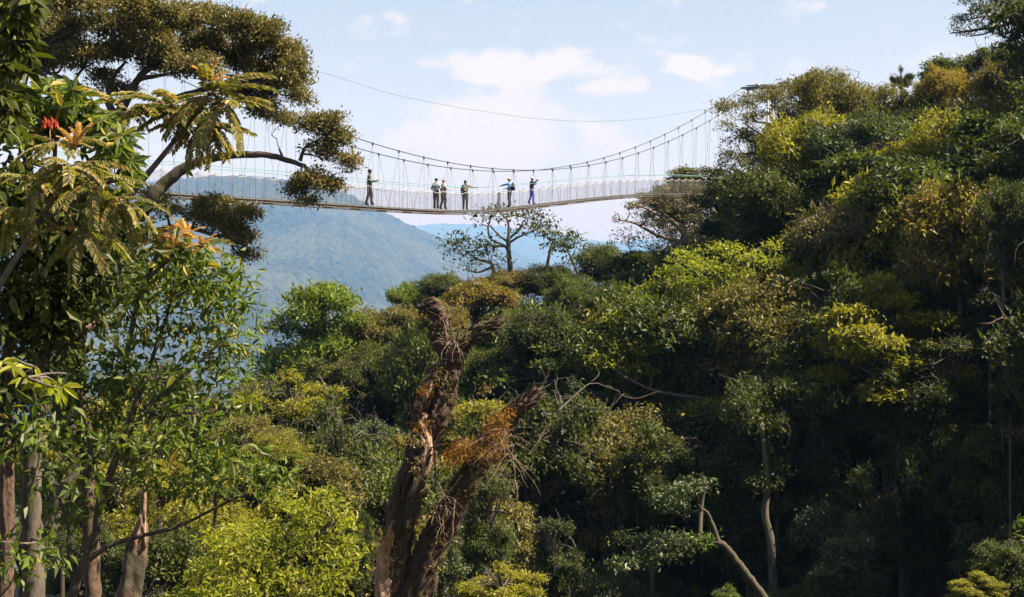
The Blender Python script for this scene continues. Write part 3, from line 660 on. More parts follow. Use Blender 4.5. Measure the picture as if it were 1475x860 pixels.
# flat-topped tree with bare limbs under the bridge
hero('flat_topped_tree', 'thin flat-topped tree with bare pale limbs rising into the sky beneath the bridge', 116,
     [[(734, 470, 5, 0), (736, 400, 4.2), (733, 365, 3.6), (732, 348, 3), (733, 335, 2.2), (731, 318, 1.5), (722, 308, 1)],
      [(733, 362, 2.2), (725, 353, 1.8), (708, 345, 1.6), (703, 330, 1.4), (706, 318, 1)], [(733, 350, 2), (718, 338, 1.5), (706, 325, 1.1)], [(733, 350, 2), (746, 342, 1.6), (760, 336, 1.2)], [(734, 343, 1.8), (748, 330, 1.5), (754, 318, 1)],
      [(726, 355, 1.8), (700, 354, 1.3), (680, 362, 1), (668, 368, .8)], [(722, 420, 4), (712, 400, 3.4), (708, 380, 2.4), (690, 374, 1.8), (678, 366, 1.2)], [(708, 385, 2), (690, 392, 1.4), (676, 390, 1)],
      [(786, 410, 3), (788, 385, 2.4), (792, 362, 2), (796, 350, 1.5)], [(838, 425, 2.4), (832, 395, 2), (822, 370, 1.4), (812, 352, 1)]],
     [(700, 311, 16, 6), (722, 306, 16, 5), (745, 312, 16, 6), (765, 313, 18, 7), (778, 325, 16, 8), (768, 332, 12, 6), (752, 335, 12, 5), (790, 340, 18, 7), (805, 350, 18, 8), (815, 362, 16, 9), (796, 358, 14, 7), (690, 322, 10, 4),
      (655, 345, 14, 6), (668, 355, 18, 7), (690, 352, 16, 6), (650, 362, 14, 5), (680, 370, 16, 6), (705, 365, 14, 6), (672, 386, 12, 6), (718, 380, 12, 6), (830, 348, 10, 5), (822, 340, 8, 5)],
     'dark', .27, dens=.75, bark=B_GREY, dspread=1.5, sub=5, zlow=-.1, seed=5, twigs=2, fr=.03, per=6, subr=.45)

# leafless grey tree below the right end of the deck
hero('leafless_tree', 'grey half-leafless tree with fine bare twigs under the right end of the deck', 118,
     [[(1010, 430, 5), (1004, 380, 4.5), (992, 350, 4), (975, 325, 3), (950, 305, 2)], [(1000, 370, 3.5), (1010, 330, 3), (1005, 300, 2)], [(990, 350, 3), (950, 340, 2.4), (915, 322, 1.6), (890, 316, 1)],
      [(985, 345, 2.6), (945, 365, 2), (910, 372, 1.4)], [(975, 325, 2.4), (930, 300, 1.6), (905, 292, 1)], [(1000, 360, 2.6), (1025, 335, 2), (1035, 310, 1.2)]],
     [(910, 298, 18, 9, None, 'olive'), (930, 288, 22, 7, None, 'olive'), (955, 296, 30, 14), (985, 300, 28, 16), (930, 320, 34, 18), (965, 330, 36, 20), (905, 345, 24, 16), (945, 352, 30, 16), (1000, 330, 24, 20), (888, 318, 10, 5, None, 'olive'), (975, 365, 24, 16), (1010, 295, 20, 12, None, 'olive')],
     'grey', .17, dens=.16, bark=B_TWIG, dspread=2.5, sub=6, seed=8, twigs=26, fr=.035, per=5)

# open-crowned tree with dark sinuous limbs, right of the bridge
hero('open_crowned_tree', 'open-crowned tree with dark winding limbs against the sky beside the steel tower', 112,
     [[(1150, 400, 7), (1148, 330, 6.5), (1138, 280, 5.5), (1128, 255, 5), (1124, 232, 4.5), (1130, 205, 3.6), (1128, 185, 2.6), (1120, 165, 1.8)],
      [(1126, 240, 3.6), (1118, 226, 3), (1095, 220, 2.2), (1070, 222, 1.4)], [(1124, 232, 3), (1108, 222, 2.4), (1085, 205, 1.8), (1065, 195, 1.2)], [(1130, 208, 2.6), (1145, 190, 2), (1160, 165, 1.6), (1170, 145, 1)],
      [(1128, 198, 2.2), (1110, 180, 1.6), (1085, 175, 1.1)], [(1127, 220, 2), (1105, 200, 1.4), (1075, 180, 1)], [(1136, 275, 3), (1110, 262, 2.4), (1080, 250, 1.6)], [(1132, 262, 2.6), (1150, 230, 2), (1165, 205, 1.4)]],
     [(1052, 160, 22, 16), (1045, 185, 12, 12), (1085, 150, 24, 14), (1115, 140, 26, 14), (1145, 128, 26, 14), (1180, 118, 24, 13), (1165, 140, 28, 16), (1130, 160, 22, 12), (1090, 172, 26, 11), (1060, 205, 24, 16), (1052, 235, 22, 16),
      (1080, 232, 24, 12), (1040, 255, 24, 16), (1075, 262, 28, 16), (1105, 250, 20, 12), (1100, 285, 34, 20), (1060, 290, 34, 18), (1160, 180, 22, 18), (1150, 260, 20, 24), (1178, 165, 24, 20), (1125, 300, 28, 20), (1105, 205, 12, 7), (1075, 192, 16, 8)],
     'olive', .155, dens=.55, bark=B_DARK, dspread=2.0, sub=7, zlow=-.4, seed=9, twigs=5, fr=.045)

# spreading high tree at the top right corner
hero('high_tree', 'spreading tree with twisted dark limbs cut by the top right corner', 112,
     [[(1510, 200, 8), (1505, 120, 7), (1490, 60, 6), (1480, 30, 5), (1468, 10, 4), (1455, -15, 3)], [(1485, 42, 4), (1462, 32, 3.4), (1440, 38, 2.8), (1415, 42, 2), (1385, 46, 1.3), (1368, 48, .8)],
      [(1470, 12, 3), (1448, 4, 2.4), (1430, -2, 1.6)], [(1455, 34, 2.4), (1430, 24, 1.8), (1405, 26, 1.2), (1385, 30, .8)], [(1440, 36, 2), (1420, 48, 1.4), (1400, 52, .9)]],
     [(1385, 32, 20, 9), (1405, 20, 20, 10), (1430, 8, 22, 12), (1455, 0, 24, 10), (1480, 10, 20, 12), (1440, 26, 18, 8), (1415, 36, 18, 7), (1395, 48, 16, 5), (1440, 50, 20, 6), (1470, 26, 16, 8), (1400, 2, 16, 8), (1425, -12, 26, 10), (1376, 42, 12, 6)],
     'dark', .15, dens=.5, bark=B_DARK, dspread=1.6, sub=6, zlow=-.3, seed=12, twigs=5, fr=.04)

# lime green layered tree
hero('layered_tree', 'large lime green tree in open layers over pale curved limbs at centre right', 92,
     [[(1100, 760, 7, 2), (1092, 660, 6.5), (1078, 580, 6), (1070, 500, 5.5), (1066, 460, 5), (1050, 430, 4), (1035, 400, 3)], [(1072, 520, 4), (1090, 480, 3.4), (1112, 450, 2.8), (1125, 425, 2)],
      [(1070, 560, 4, -1), (1040, 520, 3.6, -1.5), (1005, 485, 3, -2), (985, 460, 2.2, -2), (960, 450, 1.5, -2)], [(1072, 600, 3.6, -2), (1030, 578, 3, -3), (980, 570, 2.4, -3.5), (935, 560, 1.8, -3.5), (895, 540, 1.2, -3.5)],
      [(1074, 580, 3.5, -2), (1110, 550, 3, -3), (1150, 540, 2.2, -3), (1185, 545, 1.4, -3)], [(1078, 560, 3), (1120, 500, 2.6), (1160, 460, 2), (1185, 430, 1.3)], [(1062, 450, 3), (1065, 400, 2.4), (1060, 370, 1.6)]],
     [(1050, 362, 22, 10), (1075, 375, 24, 11), (1110, 360, 14, 10), (1120, 385, 24, 12), (1150, 400, 26, 12), (1175, 420, 24, 12), (985, 375, 20, 12), (1010, 390, 26, 12), (970, 395, 22, 10), (1045, 395, 26, 12), (1085, 405, 28, 12), (1120, 420, 30, 12),
      (1030, 420, 30, 12), (990, 415, 28, 12), (950, 420, 22, 12), (960, 440, 30, 12), (1000, 445, 30, 12), (1060, 430, 28, 10), (915, 440, 22, 12), (895, 465, 26, 12), (930, 470, 28, 11), (880, 490, 24, 10), (1150, 435, 26, 10),
      (905, 505, 28, 11, -3), (870, 525, 26, 10, -3), (920, 535, 26, 9, -3), (950, 505, 20, 8, -2), (1090, 510, 26, 12, -2), (1125, 520, 24, 12, -2), (1070, 530, 28, 10, -3), (1150, 545, 30, 12, -3), (1110, 560, 28, 10, -3),
      (1000, 600, 22, 8, -5), (1030, 590, 30, 10, -5), (1055, 605, 30, 11, -5), (1070, 585, 24, 9, -5), (1040, 618, 24, 8, -5), (1180, 555, 20, 10, -3)],
     'lime', .22, dens=.80, bark=B_GREY, dspread=2.0, sub=7, zlow=-.15, seed=14, twigs=3, fr=.035, per=7, flat=.75)

rngT = np.random.default_rng(77); cl = []
for i in range(42):
    v_ = rngT.uniform(0, 1); yy = 418 + v_ * 122; hw = 22 + 66 * math.sin(min(1, v_ * 1.25) * 1.57) - (14 if v_ > .85 else 0); xx = 467 + rngT.uniform(-1, 1) * hw - v_ * 6; cl.append((xx, yy, rngT.uniform(15, 24), rngT.uniform(4, 6.5)))
hero('tiered_tree', 'bright green tree with upswept tiers standing against the blue hillside', 110, [[(462, 700, 6), (464, 600, 5.5), (466, 520, 4.5), (468, 460, 3), (470, 420, 1.5)]],
     cl, 'bright', .27, dens=3.4, bark=B_GREY, dspread=2.6, seed=78, sub=7, twigs=3, fr=.04, flat=.8, zlow=-.2)
# half shaded tree low down with bent pale limb
hero('leaning_tree', 'small tree whose pale bent limb carries a flat spray of leaves over the black hollow', 66,
     [[(1120, 890, 6.5), (1085, 840, 6), (1055, 800, 5.2), (1036, 782, 4.6), (1010, 788, 3.6), (985, 800, 3.5), (950, 806, 2.5), (905, 818, 1.5)], [(1036, 784, 4), (1026, 755, 3), (1014, 735, 2), (985, 742, 1.5), (962, 738, 1)], [(1008, 790, 3), (1010, 735, 3.2, 1), (1016, 690, 2, 1)]],
     [(890, 815, 24, 7), (925, 808, 30, 11), (960, 798, 34, 13), (985, 785, 28, 12), (950, 780, 28, 10), (1015, 782, 22, 9, None, 'bright'), (920, 790, 26, 8), (960, 720, 24, 10), (990, 712, 28, 10), (1005, 700, 20, 8), (970, 735, 26, 7), (905, 778, 16, 6)],
     'blue', .16, dens=1.1, bark=B_DARK, dspread=1.2, sub=6, zlow=-.2, seed=15, twigs=3, fr=.03, flat=.8)
def bare_trunk(label, Y, pts, bark, seed, rough=.12):
    rng = np.random.default_rng(seed); b = MB(); p, r = smooth_path([W(a[0], a[1], Y) for a in pts], [a[2] * Y / F for a in pts], 8, .0)
    b.tube(p, r, 24, rough, seed, ridge=.15); org = p[0]
    e = empty('tree', org, label, 'tree'); link('trunk', b.mesh('trunk', org, [bark]), e)
    return e
bare_trunk('pale orange-lit trunk standing in the dark at the bottom edge right of the bent limb', 77, [(1122, 900, 6.5), (1113, 830, 6), (1110, 780, 5.5), (1102, 740, 5), (1106, 690, 4), (1096, 610, 3)], B_GREY, 3)
bare_trunk('thin shaded trunk with hanging roots at the bottom right of the black hollow', 76, [(1302, 900, 5), (1298, 830, 4.5), (1296, 780, 4), (1290, 700, 3.5)], B_GREY, 4)
bare_trunk('dim slender trunk deep in the hollow beyond the pale one', 84, [(1262, 880, 4), (1258, 780, 4), (1260, 680, 3)], B_DARK, 5)
bare_trunk('broken pale trunk leaning right in the middle of the right slope', 98, [(1196, 350, 3.2), (1188, 335, 3), (1178, 322, 2.6), (1172, 312, 2)], B_PALE, 6)

# ------------------------------------------------------------------ trees of the left foreground
hero('slender_tree', 'slender tree with scaly reddish trunk and glossy hanging leaves at left', 22,
     [[(134, 900, 12, .3), (132, 800, 11, .3), (128, 720, 10.5, .3), (124, 640, 10, .3), (118, 570, 9, .3), (116, 510, 7.5, .3), (122, 440, 6, .3), (140, 370, 3, .3)]],
     [(100, 560, 34, 24), (150, 600, 30, 20), (90, 640, 30, 22), (160, 560, 30, 20), (150, 470, 50, 26), (110, 430, 44, 24), (175, 520, 34, 20), (60, 590, 34, 20), (30, 640, 30, 30), (80, 520, 40, 20), (150, 430, 50, 24), (180, 400, 40, 26), (40, 700, 30, 24), (95, 740, 30, 16), (160, 650, 26, 16), (20, 560, 26, 26)],
     'glossy', .11, dens=1.1, bark=B_RED, dspread=.5, seed=20, singles=150, wr=.36, droop=.8, flat=.1, sub=6, per=6, twigs=3, fr=.01, rough=.3, tspread=1.4)
hero('leafy_tree', 'leafy sunlit tree on thin dark forking stems in front of the blue valley', 21,
     [[(98, 900, 7), (112, 830, 7), (135, 780, 7), (145, 720, 6.5), (160, 680, 6), (180, 630, 5), (200, 570, 4), (225, 500, 3), (245, 440, 2), (252, 400, 1.2)], [(160, 680, 4), (172, 650, 3.5), (210, 590, 3), (260, 545, 2.4), (310, 500, 1.8), (335, 470, 1)],
      [(145, 720, 4), (138, 680, 3), (120, 600, 2.5), (112, 560, 1.5)], [(105, 826, 5), (130, 805, 4.5), (158, 786, 4), (200, 773, 3.2), (245, 762, 3), (285, 745, 2.5), (330, 722, 2), (385, 700, 1.2)], [(108, 850, 4), (100, 800, 3.5), (98, 760, 2.5), (80, 700, 2), (62, 650, 1.4)],
      [(225, 500, 2), (190, 460, 1.5), (170, 420, 1)], [(200, 590, 2.4), (240, 600, 1.8), (300, 590, 1.2)], [(250, 430, 1.5), (290, 410, 1.1), (320, 405, .8)]],
     [(235, 370, 44, 22), (275, 385, 44, 24), (320, 400, 36, 24), (340, 430, 24, 24), (250, 415, 50, 26), (300, 440, 44, 26), (345, 470, 22, 22), (215, 440, 40, 24), (265, 475, 40, 20), (320, 495, 40, 20), (205, 490, 30, 18), (345, 515, 18, 18),
      (170, 420, 30, 22), (290, 530, 40, 20), (335, 550, 26, 18), (235, 545, 30, 18), (190, 560, 28, 16), (270, 570, 36, 16), (320, 590, 34, 14), (230, 610, 44, 16), (280, 620, 40, 16), (180, 640, 26, 18), (240, 650, 44, 18),
      (300, 660, 36, 18), (345, 665, 36, 18), (385, 680, 30, 16), (400, 700, 20, 12), (330, 700, 40, 16), (270, 700, 40, 18), (210, 690, 30, 18), (360, 560, 12, 10)],
     'glossy', .125, dens=.85, bark=B_DARK, dspread=.7, seed=21, singles=290, wr=.36, droop=.75, flat=.15, sub=6, per=6, twigs=3, fr=.012, subr=.38, tspread=1.4)
# the sunny crown at the bottom
hero('sunlit_tree', 'big sunny yellow-green crown of drooping leaves at the bottom left of the broken trunk', 44,
     [[(420, 1040, 12), (410, 900, 10), (405, 820, 8), (415, 770, 5)], [(408, 850, 6), (350, 810, 4), (320, 790, 3)], [(408, 840, 6), (450, 780, 4), (480, 750, 3)]],
     [(330, 790, 44, 26), (370, 765, 40, 24), (350, 820, 50, 26), (415, 745, 40, 24), (455, 730, 34, 22), (480, 755, 34, 24), (430, 780, 46, 26), (390, 800, 46, 26), (470, 795, 42, 26), (300, 830, 40, 22), (340, 850, 50, 20), (400, 845, 50, 24), (460, 840, 50, 26), (290, 865, 50, 20), (500, 820, 20, 20), (370, 880, 60, 26), (450, 885, 60, 26)],
     'lime', .15, dens=.62, bark=B_DARK, dspread=1.4, seed=23, singles=280, wr=.40, droop=.55, flat=.3, sub=7, per=7, twigs=3, fr=.02, zlow=-.3, tspread=1.3)
hero('dark_leaved_tree', 'dense shaded mass of foliage on the left hiding the middle of the trunks', 17.5,
     [[(52, 920, 17, .8), (47, 800, 16, .8), (45, 700, 15, .8), (52, 620, 13, .8), (64, 540, 12, .8), (72, 460, 10, .8), (80, 380, 8, .8), (90, 300, 5, .8)]],
     [(40, 330, 70, 40), (100, 330, 60, 40), (30, 400, 60, 40), (90, 395, 60, 34), (20, 290, 50, 40), (140, 330, 40, 30), (20, 470, 50, 36), (70, 450, 40, 26), (130, 385, 30, 24), (10, 550, 26, 50), (70, 290, 60, 30), (10, 620, 20, 40), (90, 500, 30, 24), (86, 690, 18, 16, -.6, 'glossy'), (24, 800, 18, 20, -.6, 'glossy'), (60, 620, 24, 16, -.8, 'glossy')],
     'dark', .13, dens=2.0, bark=B_PALE, dspread=.5, seed=24, singles=200, wr=.40, droop=.6, flat=.2, sub=8, per=8, twigs=3, fr=.012, zlow=-.8)
def plain_trunk(label, Y, pts, bark, seed, rough=.18, name='tree'):
    b = MB(); p, r = smooth_path([W(a[0], a[1], Y) for a in pts], [a[2] * Y / F for a in pts], 12, .0)
    b.tube(p, r, 32, rough, seed, ridge=.16, nfreq=2.2); e = empty(name, p[0], label, 'tree'); link('trunk', b.mesh('trunk', p[0], [bark]), e); return e, p, r
plain_trunk('mossy reddish trunk standing at the very left edge of the picture', 18, [(6, 930, 13), (8, 800, 12), (9, 700, 11), (8, 600, 10), (12, 480, 9), (20, 380, 7)], B_RED, 31)
e, p, r = plain_trunk('leaning broken grey branch stub between the pale trunk and the scaly trunk', 23, [(70, 760, 10), (84, 722, 10), (98, 695, 9), (112, 668, 6), (116, 655, 3)], B_GREY, 32, .2)
e, p, r = plain_trunk('thick pale broken stump lit from the right at the bottom left', 25, [(166, 960, 20), (181, 880, 18), (191, 830, 15.5), (199, 785, 12.5), (205, 760, 8), (206, 740, 5), (208, 712, 3.2), (210, 690, 1.6)], B_STUMP, 33, .34, 'broken_stump')
b = MB(); rng = np.random.default_rng(4)
for i in range(9):
    a = W(193 + i * 2.2, 775 - rng.uniform(0, 12), 25 + rng.uniform(-.15, .15)); b.tube([a - np.array([0, 0, .2]), a, a + np.array([rng.uniform(-.03, .05), 0, rng.uniform(.08, .3)])], [.03, .022, .004], 5)
link('splinter', b.mesh('splinter', p[0], [B_STRIP]), e)
plain_trunk('bare orange-brown limb lying diagonally through the shaded foliage at left', 20, [(70, 508, 5), (88, 495, 5), (110, 485, 4.5), (135, 468, 4), (155, 455, 2)], B_STRIP, 34, .2, 'dead_limb')

# ---- pinnate fronds
def frond_parts(n, L, lf, seed):
    """rachis curve from origin along +Y drooping, leaflets as (P, d, nn, size)"""
    rng = np.random.default_rng(seed); t = np.linspace(0, 1, 10); p = np.stack([0 * t + .06 * L * np.sin(t * 2), L * t * (1 - .08 * t), L * (.16 * t - .42 * t * t)], 1)
    tt = np.linspace(.16, .99, n); P = []; D = []; Nn = []; S_ = []
    for u in tt:
        q = np.array([np.interp(u, t, p[:, k]) for k in range(3)]); tg = unit(np.array([np.interp(min(1, u + .02), t, p[:, k]) for k in range(3)]) - np.array([np.interp(u - .02, t, p[:, k]) for k in range(3)]))
        for s in (-1, 1):
            d = unit(np.array([s * 1., 0, -.28]) + tg * (.35 + .5 * u) + rng.normal(size=3) * .10); nr = np.array([0, 0, 1.]) + rng.normal(size=3) * .22 + np.array([s * .3, 0, 0]); nr = unit(nr - d * nr.dot(d))
            P.append(q); D.append(d); Nn.append(nr); S_.append(lf * (1 - .35 * abs(u - .5)) * rng.uniform(.88, 1.1))
    return p, np.array(P), np.array(D), np.array(Nn), np.array(S_)
RACH = bark_mat('frond_stalk', (.10, .07, .03), (.24, .13, .07), 6)
FR = []
for i in range(5):
    p, P, D, Nn, S_ = frond_parts(18, 1.0, .17, 50 + i)
    b = MB(); b.tube(p, np.linspace(.011, .004, len(p)), 4); rm = b.mesh('frond', mats=[RACH])
    v, q = leaf_fine(P, D, Nn, S_, .40, .09, .16); lm = mesh('leaflets', v, q, [LM['frond']], False, np.repeat(np.random.default_rng(i).uniform(.15, .85, len(P)), 6)); FR.append((rm, lm, (P, D, Nn, S_)))
def frond_tree(label, Y, stems, heads, seed, mat='frond', split=7, name='frond_tree', stemrad=None):
    """heads: (px, py, n fronds, length m, dY, droop, material)"""
    rng = np.random.default_rng(seed); b = MB(); org = None
    for i, st in enumerate(stems):
        p, r = smooth_path([W(a[0], a[1], Y + (a[3] if len(a) > 3 else 0)) for a in st], [a[2] * Y / F for a in st], 6)
        b.tube(p, r, 8, .1, i)
        if org is None: org = p[0].copy()
    e = empty(name, org, label, 'tree'); link('trunk', b.mesh('trunk', org, [B_GREY]), e); made = 0
    for (px, py, n, L, dy, droop, mm) in heads:
        c = W(px, py, Y + dy)
        for k in range(n):
            az = 2 * math.pi * (k + rng.uniform(-.3, .3)) / n; el = rng.uniform(-.35, .9) - droop
            y = Vector((math.cos(az) * math.cos(el), math.sin(az) * math.cos(el), math.sin(el))); z = Vector((0, 0, 1)); x = y.cross(z).normalized(); z = x.cross(y); l = L * rng.uniform(.75, 1.1)
            M = Matrix.Identity(4); roll = rng.uniform(-.3, .3)
            for r_ in range(3): M[r_][0] = (x[r_] * math.cos(roll) + z[r_] * math.sin(roll)) * l; M[r_][1] = y[r_] * l; M[r_][2] = (z[r_] * math.cos(roll) - x[r_] * math.sin(roll)) * l; M[r_][3] = c[r_] - org[r_]
            rm, lm, fr = FR[int(rng.integers(5))]; f = link('frond', rm, e); f.matrix_local = M
            if made < split and y[1] < .35:
                P, D, Nn, S_ = fr; single_leaves(f, np.zeros(3), P, D, Nn, S_, LM[mm], .40, 'leaflet'); made += 1
            else: link('leaflets', lm, f, LM[mm])
    return e
frond_tree('tree with fern-like compound leaves arching from two bare diagonal stems below the umbrella crown', 20,
     [[(150, 330, 5), (195, 272, 5), (228, 232, 4), (262, 190, 3.5), (285, 165, 3), (300, 140, 2)], [(192, 275, 4), (222, 240, 3), (250, 205, 2.5), (262, 160, 2)], [(285, 168, 2.5), (310, 150, 2), (322, 135, 1.5)]],
     [(300, 138, 13, .85, 0, .25, 'frond'), (262, 158, 11, .8, .3, .35, 'frond'), (322, 150, 10, .75, -.2, .45, 'frond'), (290, 180, 9, .7, .2, .7, 'frond'), (240, 150, 9, .75, .3, .3, 'frond'), (305, 120, 7, .32, -.2, -.7, 'orange'), (190, 165, 9, .75, .1, .2, 'frond')], 61)
frond_tree('drooping compound-leaved tree with pale pinkish stalks in front of the dark foliage at left', 15,
     [[(-60, 560, 6), (-10, 430, 5), (50, 330, 4), (98, 250, 2.5)], [(60, 320, 3), (140, 270, 2.5), (170, 260, 2)]],
     [(100, 240, 12, .58, 0, .35, 'frond'), (80, 205, 8, .46, .1, .2, 'frond'), (140, 262, 10, .55, 0, .5, 'frond'), (170, 285, 9, .5, .1, .7, 'frond'), (55, 262, 8, .5, 0, .5, 'frond'), (110, 215, 7, .26, -.1, -.6, 'orange'), (120, 330, 8, .55, .1, .7, 'frond'), (20, 300, 8, .55, 0, .5, 'frond')], 62)
frond_tree('compound-leaved treetop flushed with orange young leaves above the leafy tree', 24,
     [[(180, 520, 4, -2), (200, 430, 3.5, -3), (225, 370, 3, -3.5), (235, 350, 2, -3.6)], [(200, 430, 3, -3), (215, 400, 2.5, -3.4), (270, 355, 2, -3.6), (292, 356, 1, -3.6)]],
     [(215, 338, 9, .30, -3.6, -.5, 'orange'), (240, 340, 9, .30, -3.7, -.4, 'orange'), (266, 343, 9, .32, -3.6, -.4, 'orange'), (292, 354, 8, .28, -3.6, -.3, 'orange'), (195, 350, 8, .28, -3.6, -.4, 'orange'), (228, 352, 8, .26, -3.8, -.2, 'orange'), (252, 356, 8, .26, -3.8, -.2, 'orange'), (230, 362, 10, .6, 0, .2, 'frond'), (280, 360, 10, .6, 0, .3, 'frond'), (190, 375, 9, .6, 0, .3, 'frond'), (215, 400, 9, .6, 0, .5, 'frond'), (185, 420, 8, .5, 0, .5, 'frond')], 63, split=7)

# glossy whorled-leaf tree with red flower
def whorl_plant(name, label, Y, stem, whorls, mat, leafL, seed, bark=None, wr=.34, cat='tree', flower=None, droop=.25):
    rng = np.random.default_rng(seed); b = MB(); org = None
    for i, st in enumerate(stem):
        p, r = smooth_path([W(a[0], a[1], Y + (a[3] if len(a) > 3 else 0)) for a in st], [a[2] * Y / F for a in st], 6); b.tube(p, r, 7, .1, i)
        if org is None: org = p[0].copy(); allp = p
        else: allp = np.vstack([allp, p])
    e = empty(name, org, label, cat); P = []; D = []; Nn = []; Ls = []
    for (px, py, n) in whorls:
        c = W(px, py, Y + rng.uniform(-.6, .6)); j = np.argmin(np.linalg.norm(allp - c, axis=1)); limb(b, allp[j], c, .010, .004, rng, .15, 4, 4)
        ax = unit(rng.normal(size=3) * .5 + np.array([0, -.2, .9]))
        for k in range(n):
            a = 2 * math.pi * k / n + rng.uniform(-.25, .25); u = unit(np.cross(ax, [0.3, 1, .2])); w = np.cross(ax, u); d = unit(u * math.cos(a) + w * math.sin(a) + ax * rng.uniform(-.1, .5) - np.array([0, 0, droop]))
            nn = unit(ax - d * ax.dot(d)); P.append(c); D.append(d); Nn.append(nn); Ls.append(leafL * rng.uniform(.75, 1.15))
    link('trunk', b.mesh('trunk', org, [bark or B_GREY]), e); P, D, Nn, Ls = map(np.array, (P, D, Nn, Ls))
    k = min(300, len(P)); o = np.argsort(P[:, 1]); single_leaves(e, org, P[o[:k]], D[o[:k]], Nn[o[:k]], Ls[o[:k]], LM[mat], wr)
    if len(P) > k:
        v, q = leaf_fine(P[o[k:]], D[o[k:]], Nn[o[k:]], Ls[o[k:]], wr); x = link('foliage', mesh('foliage', v - org, q, [LM[mat]], False, np.repeat(rng.uniform(.1, .9, len(P) - k), 6)), e); x['kind'] = 'stuff'
    return e
rng = np.random.default_rng(70); wh = []
for i in range(150):
    x = rng.uniform(0, 195); top = 118 + .0045 * (x - 60) ** 2; y = top + abs(rng.normal()) * 55
    if y < 330: wh.append((x, y, int(rng.integers(6, 9))))
whorl_plant('glossy_tree', 'bushy tree with glossy bright green leaves in whorls around a red flower at upper left', 17.5, [[(60, 560, 8), (66, 420, 7), (75, 300, 5), (80, 200, 3)], [(75, 300, 4), (120, 240, 3), (160, 210, 2)], [(75, 300, 4), (40, 240, 3), (20, 190, 2)]], wh, 'glossy', .19, 71)
wh = [(rng.uniform(-10, 45) * (1 if y < 110 else .6), y, 7) for y in rng.uniform(-20, 190, 70)] + [(rng.uniform(20, 52), rng.uniform(-15, 60), 6) for _ in range(8)]
whorl_plant('overhanging_tree', 'dark leafy branch hanging into the top left corner', 9, [[(-60, 300, 10), (-30, 100, 8), (0, 20, 5), (30, -10, 3)], [(-30, 120, 5), (0, 110, 3), (15, 150, 2)]], wh, 'dark', .14, 72, B_DARK, droop=.7)
whorl_plant('leaf_spray', 'spray of long bright yellow-green leaves in front of the pale trunk at the left edge', 9, [[(-30, 520, 3), (0, 530, 2.4), (30, 540, 2), (60, 552, 1.6), (88, 560, 1)], [(30, 540, 1.5), (50, 530, 1)]],
            [(20, 528, 6), (38, 545, 7), (58, 548, 8), (78, 560, 8), (90, 556, 7), (5, 520, 4)], 'lime', .125, 73, wr=.30, cat='branch', droop=.5)
# red flower in the whorls
b = MB(); org = W(72, 184, 16.9); rng = np.random.default_rng(3); P = np.repeat(org[None], 9, 0) + rng.normal(size=(9, 3)) * .02; D = unit(rng.normal(size=(9, 3)) * .35 + np.array([0, -.2, 1.])); Nn = unit(np.cross(D, [1, 0, 0.2]))
e = empty('red_flower', org, 'pair of upright red flowers among the glossy green leaves at upper left', 'flower')
for sx in (-.022, .022):
    v, q = leaf_fine(P + np.array([sx * 1.6, 0, 0]), D, Nn, np.full(9, .085), .30); link('petals', mesh('petals', v - org, q, [LM['petal']], False, np.full(54, .5)), e)
b.tube([org - np.array([0, 0, .25]), org], [.008, .006], 5); link('stalk', b.mesh('stalk', org, [RACH]), e)

